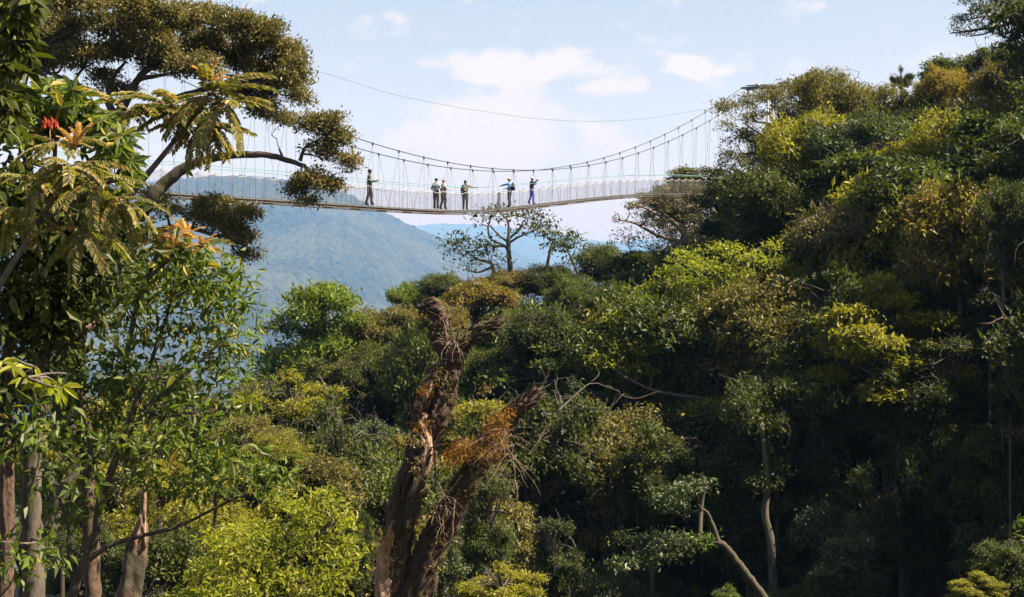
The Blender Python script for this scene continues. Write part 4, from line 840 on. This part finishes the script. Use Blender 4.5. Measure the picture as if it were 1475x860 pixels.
# ------------------------------------------------------------------ the leaning broken trunk in the centre
def broken_trunk():
    Y = 34.0; mpp = Y / F; rng = np.random.default_rng(40)
    def st(pts, rough, n=20, seed=0., seg=10, wob=.0):
        p, r = smooth_path([W(a[0], a[1], Y + (a[3] if len(a) > 3 else 0)) for a in pts], [a[2] * mpp for a in pts], seg)
        if wob: p[1:-1] += rng.normal(size=p[1:-1].shape) * wob
        v, q, t = tube(p, r, n, rough, seed, nfreq=2.2, ridge=.26); return p, r, v, q, t
    org = W(575, 1000, Y); e = empty('broken_tree', org, 'leaning dead tree in the centre with two broken mossy arms and torn bark', 'tree')
    A = st([(556, 1010, 26), (560, 900, 23), (566, 810, 20), (580, 730, 17), (604, 655, 18), (632, 592, 17.5), (648, 540, 14), (658, 502, 15), (680, 482, 10.5), (700, 471, 8), (719, 461, 4)], .20, 56, 1.3, 30)
    B = st([(580, 1010, 27), (592, 900, 25), (614, 808, 20), (646, 742, 18), (675, 688, 16.5), (704, 638, 14), (730, 604, 11.5), (752, 582, 11), (775, 563, 7)], .20, 56, 5.1, 30)
    for A_ in (A, B):
        b = MB(); b.add(A_[2], A_[3], A_[4]); link('arm', b.mesh('arm', org, [B_BROK]), e)
    b = MB(); Cc = st([(654, 520, 17), (640, 500, 12), (629, 482, 10), (632, 462, 9), (628, 448, 11), (622, 438, 10), (616, 441, 6)], .4, 32, 7.7, 20); b.add(*Cc[2:]); f = link('fork', b.mesh('fork', org, [B_BROK]), e); f['label'] = 'dark knobbly snapped-off fork top'
    b = MB(); D_ = st([(588, 760, 5, -.32), (602, 705, 9, -.34), (614, 648, 9, -.30), (606, 600, 10, -.15), (612, 566, 9, -.12), (626, 545, 7, 0), (640, 525, 6, .1)], .40, 30, 9.3, 20); b.add(*D_[2:])
    E_ = st([(552, 880, 11, -.25), (551, 830, 10, -.25), (556, 790, 8, -.25), (566, 760, 5, -.2), (574, 735, 3, -.1)], .4, 30, 3.3, 20); b.add(*E_[2:]); s = link('stripped_stem', b.mesh('stripped_stem', org, [B_STRIP]), e); s['label'] = 'pale stem stripped of its bark'
    # torn bark plates and knots
    b = MB()
    for pth, rr in ((A[0], A[1]), (B[0], B[1]), (D_[0], D_[1])):
        for k in range(70):
            i = int(rng.integers(2, len(pth) - 2)); t = unit(pth[i + 1] - pth[i - 1]); a = rng.uniform(0, 6.28); u = unit(np.cross(t, [0.2, 1, .1])); w = np.cross(t, u); o = u * math.cos(a) + w * math.sin(a); o[1] = -abs(o[1]); o = unit(o)
            c = pth[i] + o * rr[i] * rng.uniform(.9, 1.1); l = rng.uniform(.12, .4); wdt = rng.uniform(.03, .09); s = np.cross(t, o)
            P4 = np.array([c - t * l / 2 - s * wdt, c - t * l / 2 + s * wdt, c + s * wdt * .8 + o * .03, c - s * wdt * .8 + o * .03, c + t * l / 2 + s * wdt * .5 + o * rng.uniform(.03, .14), c + t * l / 2 - s * wdt * .4 + o * rng.uniform(.03, .12)]); P4 = np.vstack([P4, P4 + o * .018])
            b.add(P4, [[0, 1, 2, 3], [3, 2, 4, 5], [7, 6, 9, 8][::-1], [9, 8, 10, 11][::-1][::-1], [0, 3, 9, 6], [3, 5, 11, 9], [1, 7, 8, 2], [2, 8, 10, 4]])
    pl = link('bark_flake', b.mesh('bark_flake', org, [B_BROK], smooth=False), e); pl['kind'] = 'stuff'
    # splintered ends
    b = MB()
    for (px, py, n, sp, l) in ((716, 464, 9, 7, 14), (775, 563, 9, 7, 12), (616, 441, 8, 6, 8), (624, 437, 8, 6, 8)):
        for k in range(n):
            a = W(px + rng.uniform(-sp, sp) - 5, py + rng.uniform(-sp, sp) + 3, Y + rng.uniform(-.08, .08)); d = unit(np.array([.8, rng.uniform(-.3, .3), .35 + rng.uniform(-.5, .5)])) * l * mpp * rng.uniform(.5, 1.1)
            b.tube([a - d * .6, a, a + d], [.05, .035, .006], 5, .2, k)
    link('splinter', b.mesh('splinter', org, [B_BROK]), e)
    # hanging roots and dead twigs
    for (x0, y0, x1, y1, w, dep) in [(627, 650, 630, 755, 2.0, -.5), (640, 700, 636, 768, 1.2, -.6), (645, 455, 641, 500, 3.2, -.1), (655, 720, 648, 790, 1.0, -.6), (738, 640, 745, 720, .8, -.6)]:
        b = MB(); n = 7; t = np.linspace(0, 1, n); p = np.array([W(x0 + (x1 - x0) * u + rng.normal() * 1.6, y0 + (y1 - y0) * u, Y + dep) for u in t]); p, r = smooth_path(p, np.linspace(w, w * .5, n) * mpp, 4); b.tube(p, r, 7, .4, x0)
        link('hanging_root', b.mesh('hanging_root', org, [B_TWIG if w < 1.8 else B_RED]), e)
    b = MB()
    def fan(px, py, n, l0, l1, up, w=.8, spx=10, spy=8):
        for k in range(n):
            x, y = px + rng.uniform(-spx, spx), py + rng.uniform(-spy, spy); a = rng.uniform(-math.pi, math.pi); l = rng.uniform(l0, l1); dy = rng.uniform(-.7, .1) - .2; pts = []
            for u in np.linspace(0, 1, 5): pts.append(W(x + math.cos(a) * l * u + rng.normal() * 1.0, y - math.sin(a) * l * u * up + 14 * u * u, Y - .3 + dy * u))
            p, r = smooth_path(pts, np.linspace(w, w * .25, 5) * mpp, 3); b.tube(p, r, 4)
            if rng.uniform() < .6:
                i = len(p) // 2; b.tube([p[i], p[i] + rng.normal(size=3) * .12, p[i] + rng.normal(size=3) * .3], [w * .5 * mpp, w * .35 * mpp, w * .15 * mpp], 4)
    fan(654, 492, 12, 12, 34, .9, .45); fan(646, 452, 7, 10, 26, 1.2, .5); fan(728, 632, 30, 16, 48, 1.0, .5, 16, 14); fan(690, 650, 14, 12, 30, 1, .5, 25, 16); fan(735, 655, 9, 25, 50, 1.2, .45); fan(640, 715, 22, 10, 30, 1, .8, 20, 30)
    tw = link('dead_twigs', b.mesh('dead_twigs', org, [B_TWIG]), e); tw['kind'] = 'stuff'
    # hanging orange moss and epiphytes
    def mosspatch(name, cl, mat, leaf, n, wr, dr, kind='stuff'):
        lob = [(W(c[0], c[1], Y + (c[4] if len(c) > 4 else -.45)), (c[2] * mpp, .32, c[3] * mpp)) for c in cl]
        P, d, nn, L, T = lobe_leaves(lob, rng, leaf, total=n, sub=8, subr=.5, per=8, droop=dr, flat=.1, zlow=-1, tspread=1.0); v, q = leaf_quads(P, d, nn, L, wr); o = link(name, mesh(name, v - org, q, [LM[mat]], False, np.repeat(T, 4)), e); o['kind'] = kind; return o
    o = mosspatch('moss', [(690, 640, 32, 14), (672, 652, 24, 12), (712, 612, 16, 16), (700, 655, 22, 10), (650, 660, 18, 9), (726, 596, 12, 10), (604, 615, 7, 9, -.5), (612, 560, 6, 6, -.4)], 'moss', .085, 3000, .14, 1.0); o['label'] = 'shaggy orange moss'
    o = mosspatch('creeper', [(655, 600, 10, 40, -.2), (700, 560, 10, 8, -.1), (560, 790, 8, 40, -.3), (632, 790, 8, 40, -.3), (680, 695, 12, 20, -.3), (640, 540, 12, 22, -.4), (600, 660, 12, 30, -.45), (660, 480, 14, 8, -.3)], 'brown', .055, 1500, .4, .6); o['label'] = 'small brown-green creeper clinging to the arms'
broken_trunk()

# ------------------------------------------------------------------ the suspension bridge
def bridge():
    def Yp(px): return 1.7 * F / (54 - .029 * (px - 280))
    deckpx = np.array([(60, 268), (150, 273), (248, 280), (364, 287.5), (476, 295), (530, 298.5), (600, 303), (640, 304.5), (680, 305), (702, 303.5), (750, 298.5), (800, 292.5), (850, 286.5), (900, 282), (930, 280.5), (980, 279.8), (1020, 280.5), (1075, 283)])
    cabpx = np.array([(-60, -60), (100, 20), (250, 98), (370, 150), (440, 180), (480, 196), (520, 210), (560, 221), (600, 230.5), (640, 238.5), (680, 243.8), (720, 246.5), (760, 246), (800, 241.5), (840, 234.5), (880, 226), (920, 215), (960, 199), (990, 185), (1020, 169), (1050, 150), (1085, 122)])
    K = np.linspace(60, 1075, 140)
    def plan(px, py): return W(px, py, Yp(px))
    base = np.array([plan(px, np.interp(px, deckpx[:, 0], deckpx[:, 1])) for px in K]); z = base[:, 2].copy()
    for _ in range(3): z[1:-1] = (z[:-2] + 2 * z[1:-1] + z[2:]) / 4
    base[:, 2] = z; dirn = unit(base[-1] - base[0]); dirn[2] = 0; dirn = unit(dirn); nrm = np.array([dirn[1], -dirn[0], 0.])   # towards the near side
    s0 = base[0].copy(); S_ = (base - s0) @ dirn; Ltot = S_[-1]
    def C(s, off, dz=0.0):
        p = s0 + dirn * s; p = p + nrm * off; p[2] = np.interp(s, S_, base[:, 2]) + dz; return p
    cab = np.array([plan(a, b_) for a, b_ in cabpx]); cs = (cab - s0) @ dirn; cz = cab[:, 2]
    def cable_z(s): return np.interp(s, cs, cz)
    fit = np.polyfit(cs, cz, 4); 
    def cable_z(s): return float(np.polyval(fit, s))
    org = C(Ltot / 2, 0)
    st = empty('suspension_bridge', org, 'narrow suspension walkway with netted sides strung across the valley', 'bridge')
    alu = plain('deck_metal', (.12, .125, .125), .4, .5); plank = plain('deck_board', (.065, .045, .032), .8); steel = plain('steel_cable', (.07, .07, .075), .45, .7); teal = plain('green_rope', (.10, .24, .24), .7)
    netm = plain('net_cord', (.13, .135, .14), .7); white = plain('white_rope', (.40, .39, .36), .8); clampm = plain('clamp_metal', (.02, .018, .016), .6)
    HW = .42                                                     # half width of the walkway
    # deck: overlapping ladder spans, each with its board
    n = 24; ds = Ltot / n
    rot = np.stack([nrm, dirn, [0, 0, 1.]], 1)
    for i in range(n):
        a, c = C(i * ds, 0), C((i + 1) * ds, 0); mid = (a + c) / 2; t = unit(c - a); Lh = np.linalg.norm(c - a) + .06; up = np.cross(nrm, t); up = up if up[2] > 0 else -up; Rm = np.stack([nrm, t, up], 1)
        b = MB()
        for o in (-HW, -HW + .2, HW - .2, HW): b.box(mid + nrm * o + up * (.003 * (i % 2)), (.05, Lh, .09), Rm)
        for k in range(7): b.box(mid + t * (k - 3) * Lh / 7.2 + up * (-.03), (2 * HW, .035, .03), Rm)
        sg = link('deck_span', b.mesh('deck_span', org, [alu], False), st)
        b = MB(); b.box(mid + up * .062, (.30, Lh, .028), Rm); link('board', b.mesh('board', mid, [plank], False), sg).location = mid - org
    # edge channels seen from the side
    for o in (-HW - .06, HW + .06):
        b = MB(); p = np.array([C(s, o, -.02) for s in np.linspace(0, Ltot, 90)]); b.tube(p, np.full(90, .042), 6); link('deck_cable', b.mesh('deck_cable', org, [alu]), st)
        b = MB(); p = np.array([C(s, o, -.14) for s in np.linspace(0, Ltot, 90)]); b.tube(p, np.full(90, .028), 6); link('lower_deck_cable', b.mesh('lower_deck_cable', org, [plank]), st)
    # posts positions; rail rope scallops between them
    ps = np.arange(.4, Ltot, 1.18); rng = np.random.default_rng(11)
    def rail(s, o):
        k = np.searchsorted(ps, s); a = ps[max(0, k - 1)]; c = ps[min(len(ps) - 1, k)]; u = (s - a) / (c - a) if c > a else 0
        return 1.10 - .13 * 4 * u * (1 - u)
    for side, o in (('far', -HW - .16), ('near', HW + .16)):
        ss = np.linspace(.4, Ltot - .2, 420); p = np.array([C(s, o, rail(s, o)) for s in ss]); b = MB(); b.tube(p, np.full(len(p), .012), 4); link('net_rope', b.mesh('net_rope', org, [white if side == 'near' else netm]), st)
        b = MB(); p = np.array([C(s, o - .02, 1.38 + .02 * math.sin(s)) for s in np.linspace(0, Ltot, 120)]); b.tube(p, np.full(len(p), .014), 4); link('handrail_rope', b.mesh('handrail_rope', org, [teal]), st)
        # net of real cords
        b = MB()
        for k in range(13):
            f = k / 13.0; ss = np.linspace(.4, Ltot - .2, 260); p = np.array([C(s, o, .04 + (rail(s, o) - .04) * f + .006 * math.sin(s * 7 + k)) for s in ss]); b.tube(p, np.full(len(p), .0021), 3, cap=False)
        for s in np.arange(.45, Ltot - .5, .13):
            for sl in (-.22, .22):
                s2 = min(max(s + sl, .4), Ltot - .2); a = C(s, o, .02); c = C(s2, o, rail(s2, o)); b.tube([a, (a + c) / 2, c], [.0019] * 3, 3, cap=False)
        nt = link('net', b.mesh('net', org, [netm]), st); nt['kind'] = 'stuff'
    for s in (ps[::2]):                                             # denser laced net seams and cross ties under the deck
        b = MB(); b.tube([C(s, -HW - .16, -.10), C(s, 0, -.13), C(s, HW + .16, -.10)], [.02, .02, .02], 5); link('cross_tie', b.mesh('cross_tie', org, [alu]), st)
    for s, w_ in ((37.6 * Ltot / 80, .35), (.755 * Ltot, .8)):
        b = MB()
        for k in range(16):
            a = C(s + k * w_ / 16, HW + .17, .03); c = C(s + k * w_ / 16 + .1, HW + .17, rail(s, 0)); b.tube([a, c], [.006, .006], 3, cap=False)
        link('net_seam', b.mesh('net_seam', org, [netm]), st)
    # main cables, clamps, hangers
    CW = .85
    for o in (-CW, CW):
        ss = np.linspace(cs[0], cs[-1], 120); b = MB(); p = []
        for s in ss:
            q = s0 + dirn * s + nrm * o; q[2] = cable_z(s); p.append(q)
        b.tube(p, np.full(len(p), .024), 6); link('main_cable', b.mesh('main_cable', org, [steel]), st)
        hp = ps if o > 0 else ps + .55
        for s in hp[::1]:
            if s > Ltot - 1.5: continue
            top = s0 + dirn * s + nrm * o; top[2] = cable_z(s)
            if (int(round((s - ps[0]) / 1.18)) % 2) == 0:
                b = MB(); b.ball(top + np.array([0, 0, -.03]), (.05, .05, .11), 6, 4); link('clamp', b.mesh('clamp', org, [clampm]), st)
                b = MB(); oo = (HW + .12) * np.sign(o)
                for e_ in (-.5, .5):
                    m_ = C(s + e_, oo, .0); b.tube([top, (top + m_) / 2, m_], [.0075] * 3, 3, cap=False)
                link('hanger', b.mesh('hanger', org, [steel]), st)
    # upright net posts
    for o in (-HW - .16, HW + .16):
        for s in ps[::1]:
            b = MB(); b.tube([C(s, o, -.1), C(s, o, .5), C(s, o, 1.12)], [.008] * 3, 4); link('net_post', b.mesh('net_post', org, [steel]), st)
    # far portal rails and rolled net near the right tower
    b = MB()
    for dz, o in ((1.62, -.5), (1.54, .5), (1.42, .5)):
        ss = np.linspace(Ltot * .86, Ltot * .96, 12); b.tube([C(s, o, dz) for s in ss], [.022] * 12, 6)
    link('portal_rail', b.mesh('portal_rail', org, [alu]), st)
    for i, s in enumerate(np.linspace(Ltot * .865, Ltot * .96, 6)):
        b = MB(); u = np.linspace(0, 1, 9); pp = np.array([C(s + t * 1.6, .55, 1.34 - .28 * math.sin(t * math.pi) + .22 * t) for t in u]); b.tube(pp, np.full(9, .02), 5); link('rope_loop', b.mesh('rope_loop', org, [white]), st)
    # thin high line
    top = np.array([(330, 62), (447, 99), (480, 109), (564, 135), (639, 151), (700, 161), (773, 171), (848, 174.7), (920, 172), (982, 162.6), (1037, 151), (1085, 121)])
    p, r = smooth_path([W(a, c, Yp(a)) for a, c in top], np.full(len(top), .007), 6); b = MB(); b.tube(p, r, 4)
    tl = empty('zip_line', p[len(p) // 2], 'single thin cable curving through the sky high above the walkway', 'cable'); link('wire', b.mesh('wire', p[len(p) // 2], [steel]), tl)
    # towers
    def tower(s, ztop, label, zb):
        c = s0 + dirn * s; o0 = np.array([c[0], c[1], zb]); e = empty('steel_tower', o0, label, 'tower'); H = ztop
        for a in (-.85, .85):
            for d_ in (-.55, .55):
                b = MB(); q = c + nrm * a + dirn * d_; b.tube([(q[0], q[1], zb), (q[0] * .999 + c[0] * .001, q[1], (zb + H) / 2), (q[0], q[1], H)], [.06] * 3, 6); link('leg', b.mesh('leg', o0, [alu]), e)
        b = MB()
        k = zb + .5
        while k < H - 1.2:
            for sg in (-1, 1):
                for a in (-.85, .85):
                    q = c + nrm * a; b.tube([(q + dirn * .55 * sg) * [1, 1, 0] + [0, 0, k], (q - dirn * .55 * sg) * [1, 1, 0] + [0, 0, k + 1.2]], [.025] * 2, 4)
                for d_ in (-.55, .55):
                    q = c + dirn * d_; b.tube([(q + nrm * .85 * sg) * [1, 1, 0] + [0, 0, k], (q - nrm * .85 * sg) * [1, 1, 0] + [0, 0, k + 1.2]], [.025] * 2, 4)
            k += 1.2
        link('brace', b.mesh('brace', o0, [alu]), e)
        b = MB()
        for d_ in (-.5, .5): q = c + dirn * d_; b.box((q[0], q[1], H + .06), (2.9, .14, .16), rot)
        b.tube([(c - dirn * .9) * [1, 1, 0] + [0, 0, H + .25], (c + dirn * 1.6) * [1, 1, 0] + [0, 0, H + .16]], [.06, .06], 6); b.tube([(c + nrm * -1.2) * [1, 1, 0] + [0, 0, H + .3], (c + nrm * 1.6) * [1, 1, 0] + [0, 0, H + .22]], [.05, .05], 6)
        link('crossbeam', b.mesh('crossbeam', o0, [alu]), e)
    sr = float((plan(1092, 121) - s0) @ dirn); zr = float(plan(1092, 121)[2]); cc = s0 + dirn * sr
    tower(sr + .5, zr - .3, 'grey steel tower whose crossbeam shows above the crowns at the right end of the bridge', float(ground_z(cc[0], cc[1])) - .5)
    return C, st, Ltot, S_, s0, dirn, nrm, Yp, org
BR = bridge()
Cb, BST, BL, BS, BS0, BDIR, BNRM, YP, BORG = BR

# ------------------------------------------------------------------ people on the walkway
SKIN = plain('dark_skin', (.045, .024, .015), .5, var=.08); SKINL = plain('light_skin', (.42, .24, .16), .5, var=.06); SHOE = plain('boot', (.03, .022, .016), .7)
def cloth(name, c, v=.2, sc=14): return plain(name, c, .9, var=v, scale=sc)
def person(px, label, H, face, pose, shirt, trousers, skin, off=0.05, items=()):
    """figure facing the horizontal direction face; local +Y = facing, +X = its right"""
    s = float((W(px, 300, YP(px)) - BS0) @ BDIR)
    foot = Cb(s, off, .09)
    H *= 1.04; k = H / 1.74
    J = dict(pelvis=(0, 0, .93), waist=(0, .0, 1.08), chest=(0, .015, 1.28), neck0=(0, 0, 1.44), neck=(0, .01, 1.50), head0=(0, .02, 1.56), head1=(0, .03, 1.63), head2=(0, .015, 1.70),
             shL=(-.17, 0, 1.40), shR=(.17, 0, 1.40), elL=(-.22, -.03, 1.13), elR=(.22, -.03, 1.13), wrL=(-.18, .18, 1.05), wrR=(.18, .18, 1.05),
             hipL=(-.09, 0, .88), hipR=(.09, 0, .88), knL=(-.10, .03, .50), knR=(.10, .03, .50), anL=(-.10, 0, .09), anR=(.10, 0, .09), toL=(-.11, .13, .04), toR=(.11, .13, .04), heL=(-.10, -.04, .05), heR=(.10, -.04, .05))
    J.update(pose)
    for sd_ in 'LR':
        w_, e_ = np.array(J['wr' + sd_]), np.array(J['el' + sd_]); d = unit(w_ - e_); J['ha' + sd_] = tuple(w_ + d * .07)
        if 'to' + sd_ not in pose: a_ = np.array(J['an' + sd_]); J['to' + sd_] = tuple(a_ + np.array([0, .14, -.05])); J['he' + sd_] = tuple(a_ + np.array([0, -.05, -.04]))
        J['mA' + sd_] = tuple((np.array(J['el' + sd_]) + np.array(J['sh' + sd_])) / 2); J['cf' + sd_] = tuple(np.array(J['kn' + sd_]) * .6 + np.array(J['an' + sd_]) * .4 + np.array([0, -.02, 0]))
    RAD = dict(pelvis=(.155, .115), waist=(.135, .10), chest=(.165, .12), neck0=(.10, .08), neck=(.055, .058), head0=(.072, .078), head1=(.080, .096), head2=(.062, .075), sh=(.068, .068), mA=(.056, .056), el=(.046, .046), wr=(.030, .032), ha=(.040, .022),
               hip=(.098, .10), kn=(.066, .068), cf=(.062, .066), an=(.045, .048), to=(.038, .030), he=(.04, .035))
    names = list(J); idx = {n: i for i, n in enumerate(names)}
    E = [('pelvis', 'waist'), ('waist', 'chest'), ('chest', 'neck0'), ('neck0', 'neck'), ('neck', 'head0'), ('head0', 'head1'), ('head1', 'head2')]
    for q in 'LR': E += [('chest', 'sh' + q), ('sh' + q, 'mA' + q), ('mA' + q, 'el' + q), ('el' + q, 'wr' + q), ('wr' + q, 'ha' + q), ('pelvis', 'hip' + q), ('hip' + q, 'kn' + q), ('kn' + q, 'cf' + q), ('cf' + q, 'an' + q), ('an' + q, 'to' + q), ('an' + q, 'he' + q)]
    # five short fingers per hand
    fing = []
    for q in 'LR':
        h = np.array(J['ha' + q]); d = unit(h - np.array(J['wr' + q])); sx = unit(np.cross(d, [0, 0, 1.]) + 1e-4)
        for f in range(5):
            off_ = (f - 1.5) * .018 if f < 4 else -.035; l_ = (.062, .072, .068, .052, .045)[f]; n1 = 'f%s%d' % (q, f); J[n1] = tuple(h + d * (.035 if f < 4 else .0) + sx * off_); J[n1 + 't'] = tuple(np.array(J[n1]) + d * l_ + np.array([0, 0, -.02])); fing.append((q, n1))
    names = list(J); idx = {n: i for i, n in enumerate(names)}
    for q, n1 in fing: E += [('ha' + q, n1), (n1, n1 + 't')]
    me = bpy.data.meshes.new('b'); me.from_pydata([tuple(np.array(J[n]) * k) for n in names], [(idx[a], idx[b_]) for a, b_ in E], [])
    ob = bpy.data.objects.new('b', me); COL.objects.link(ob); md = ob.modifiers.new('s', 'SKIN'); md.use_smooth_shade = True; sv = me.skin_vertices[0].data if len(me.skin_vertices) else None
    if sv is None: 
        import bmesh as bm_; b_ = bm_.new(); b_.from_mesh(me); b_.verts.layers.skin.verify(); b_.to_mesh(me); b_.free(); sv = me.skin_vertices[0].data
    for n in names:
        r_ = RAD.get(n) or RAD.get(n[:-1]) or (.0085, .0085)
        if n[:4] not in ('head', 'neck') and r_[0] > .03: r_ = (r_[0] * 1.24, r_[1] * 1.26)
        sv[idx[n]].radius = (r_[0] * k, r_[1] * k); sv[idx[n]].use_root = (n == 'pelvis')
    ss = ob.modifiers.new('u', 'SUBSURF'); ss.levels = 1; ss.render_levels = 1
    dg = bpy.context.evaluated_depsgraph_get(); ev = bpy.data.meshes.new_from_object(ob.evaluated_get(dg)); bpy.data.objects.remove(ob)
    ev.name = 'person'
    for m_ in (skin, shirt, trousers, SHOE): ev.materials.append(m_)
    pts = [np.array(J[n]) * k for n in names]
    zone = {}
    for n in names:
        zone[n] = 0 if n[:4] in ('head', 'neck') and n != 'neck0' or n[:2] in ('ha', 'wr') or n[0] == 'f' else 3 if n[:2] in ('to', 'he') and n != 'head0' else 2 if n[:3] in ('hip',) or n[:2] in ('kn', 'cf', 'an') else 1
    Pn = np.array(pts); Zn = np.array([zone[n] for n in names])
    # denser samples along edges
    SP = []; SZ = []
    for a, b_ in E:
        for u in (0, .25, .5, .75, 1): SP.append(Pn[idx[a]] * (1 - u) + Pn[idx[b_]] * u); SZ.append(Zn[idx[a]] if u < .55 else Zn[idx[b_]])
    SP = np.array(SP); SZ = np.array(SZ)
    for p_ in ev.polygons:
        c = np.array(p_.center); p_.material_index = int(SZ[np.argmin(((SP - c) ** 2).sum(1))]); p_.use_smooth = True
        if p_.material_index == 1 and c[2] < .90 * k and abs(c[0]) < .2: p_.material_index = 2
    fd = unit(np.array([face[0], face[1], 0.])); yaw = math.atan2(-fd[0], fd[1])
    root = bpy.data.objects.new('person', ev); COL.objects.link(root); root.location = foot; root.rotation_euler = (0, 0, yaw); tagp(root, label, 'person')
    # head details: nose, ears
    b = MB(); hc = np.array(J['head1']) * k
    b.ball(hc + np.array([0, .098, -.02]) * k, (.012 * k, .018 * k, .02 * k), 6, 4)
    for sx in (-1, 1): b.ball(hc + np.array([sx * .08, .0, -.01]) * k, (.012 * k, .02 * k, .03 * k), 6, 4)
    link('nose_and_ears', b.mesh('nose_and_ears', mats=[skin]), root)
    b = MB()
    for sx in (-1, 1): b.ball(hc + np.array([sx * .032, .087, .012]) * k, .010 * k, 6, 4)
    link('eyes', b.mesh('eyes', mats=[plain('eye', (.5, .5, .5), .2)]), root)
    for it in items:
        kind, mat = it[0], it[1]; b = MB()
        hc2 = np.array(J['head1']) * k
        if kind == 'cap': b.ball(hc2 + np.array([0, -.005, .045]) * k, (.093 * k, .108 * k, .085 * k), 10, 6); b.box(hc2 + np.array([0, .13, .035]) * k, (.13 * k, .10 * k, .012)); nm = 'cap'
        elif kind == 'hat': b.ball(hc2 + np.array([0, 0, .06]) * k, (.09 * k, .105 * k, .09 * k), 10, 6); b.tube([hc2 + np.array([0, 0, .045]) * k, hc2 + np.array([0, 0, .057]) * k], [.185 * k, .175 * k], 14); nm = 'sun_hat'
        elif kind == 'hair': b.ball(hc2 + np.array([0, -.015, .025]) * k, (.090 * k, .108 * k, .095 * k), 10, 6); nm = 'hair'
        elif kind == 'pack': b.ball(np.array([0, -.21, 1.22]) * k, (.16 * k, .12 * k, .24 * k), 10, 8); b.ball(np.array([0, -.30, 1.12]) * k, (.11 * k, .06 * k, .12 * k), 8, 6); nm = 'backpack'
        elif kind == 'bag': b.ball(np.array([.24 * it[2], -.05, .92]) * k, (.07 * k, .15 * k, .12 * k), 8, 6); b.tube([np.array([.22 * it[2], -.02, .98]) * k, np.array([.1 * it[2], .13, 1.25]) * k, np.array([-.1 * it[2], .05, 1.46]) * k], [.012] * 3, 5); nm = 'shoulder_bag'
        elif kind == 'vest': b.ball(np.array([0, -.01, 1.22]) * k, (.195 * k, .145 * k, .24 * k), 12, 8); nm = 'vest'
        elif kind == 'camera': b.box(np.array(it[2]) * k, (.12, .06, .08)); b.tube([np.array(it[2]) * k, np.array(it[2]) * k + np.array([0, .09, 0])], [.03, .03], 8); nm = 'camera'
        elif kind == 'sleeve':
            q = it[2]; b.tube([np.array(J['mA' + q]) * k, np.array(J['el' + q]) * k, np.array(J['wr' + q]) * k], [.062, .056, .045], 8); nm = 'sleeve'
        link(nm, b.mesh(nm, mats=[mat]), root)
    return root
OL = cloth('camouflage_jacket', (.085, .085, .045), .6, 9); DK = cloth('dark_trousers', (.022, .022, .026)); GY = cloth('grey_shirt', (.25, .27, .29), .25, 10); BLK = cloth('black_cloth', (.012, .012, .014)); PALE = cloth('pale_shirt', (.40, .37, .31)); KH = cloth('khaki_vest', (.20, .19, .13), .3)
NV = cloth('navy_shirt', (.03, .04, .06)); BLU = cloth('blue_shirt', (.10, .24, .48)); VIO = cloth('violet_trousers', (.12, .09, .55), .1); WH = cloth('white_cloth', (.75, .73, .68)); RD = cloth('orange_red_sleeve', (.40, .08, .03)); STRAW = cloth('straw', (.55, .42, .24)); MT = cloth('mottled_pack', (.10, .10, .06), .6, 12); JK = cloth('black_jacket', (.030, .030, .032), .4)
stand = dict()
person(531, 'tall person in camouflage jacket and dark trousers, holding out a hand, leftmost on the walkway', 1.84, (1, .15), dict(wrR=(.12, .34, 1.20), elR=(.22, .02, 1.12), wrL=(-.12, .30, 1.16), anL=(-.10, -.16, .09), knL=(-.10, -.03, .5), anR=(.10, .10, .09), knR=(.10, .10, .5)), OL, DK, SKIN, 0.05, [('hair', BLK)])
person(626, 'person in light grey shirt and dark cap with bent arms, left of the pair', 1.66, (.35, .9), dict(wrR=(.26, .12, 1.06), elR=(.30, -.04, 1.14), wrL=(-.24, .14, 1.10), elL=(-.28, -.02, 1.14)), GY, DK, SKINL, 0.1, [('cap', BLK)])
person(641, 'person in pale shirt and khaki vest with a black shoulder bag, right of the pair', 1.64, (.8, .55), dict(wrR=(.16, .36, 1.20), elR=(.22, .10, 1.16), anL=(-.09, -.14, .10), knL=(-.09, .0, .5), anR=(.09, .08, .09), knR=(.10, .10, .5)), PALE, DK, SKINL, -.12, [('cap', KH), ('vest', KH), ('bag', BLK, 1)])
person(669, 'person in dark shirt with mottled backpack pointing right with an orange sleeve', 1.64, (.12, 1), dict(wrR=(.58, .24, 1.34), elR=(.38, .10, 1.35), wrL=(-.24, .10, 1.02)), NV, DK, SKIN, .05, [('hair', BLK), ('pack', MT), ('sleeve', RD, 'R')])
person(733, 'person in blue shirt and straw sun hat with black backpack pointing left', 1.66, (-1, .3), dict(wrL=(-.10, .52, 1.29), elL=(-.20, .27, 1.33), wrR=(.15, .34, 1.12), elR=(.20, .05, 1.14)), BLU, DK, SKINL, .05, [('hat', STRAW), ('pack', BLK)])
person(765, 'person in black jacket, white cap and violet trousers raising a camera, rightmost on the walkway', 1.62, (.9, .35), dict(wrR=(.12, .26, 1.48), elR=(.20, .16, 1.24), wrL=(-.10, .28, 1.46), elL=(-.20, .14, 1.24), anL=(-.10, -.18, .10), knL=(-.10, -.02, .5), anR=(.10, .08, .09), knR=(.10, .08, .5)), JK, VIO, SKIN, .05, [('cap', WH), ('camera', BLK, (0, .36, 1.54))])
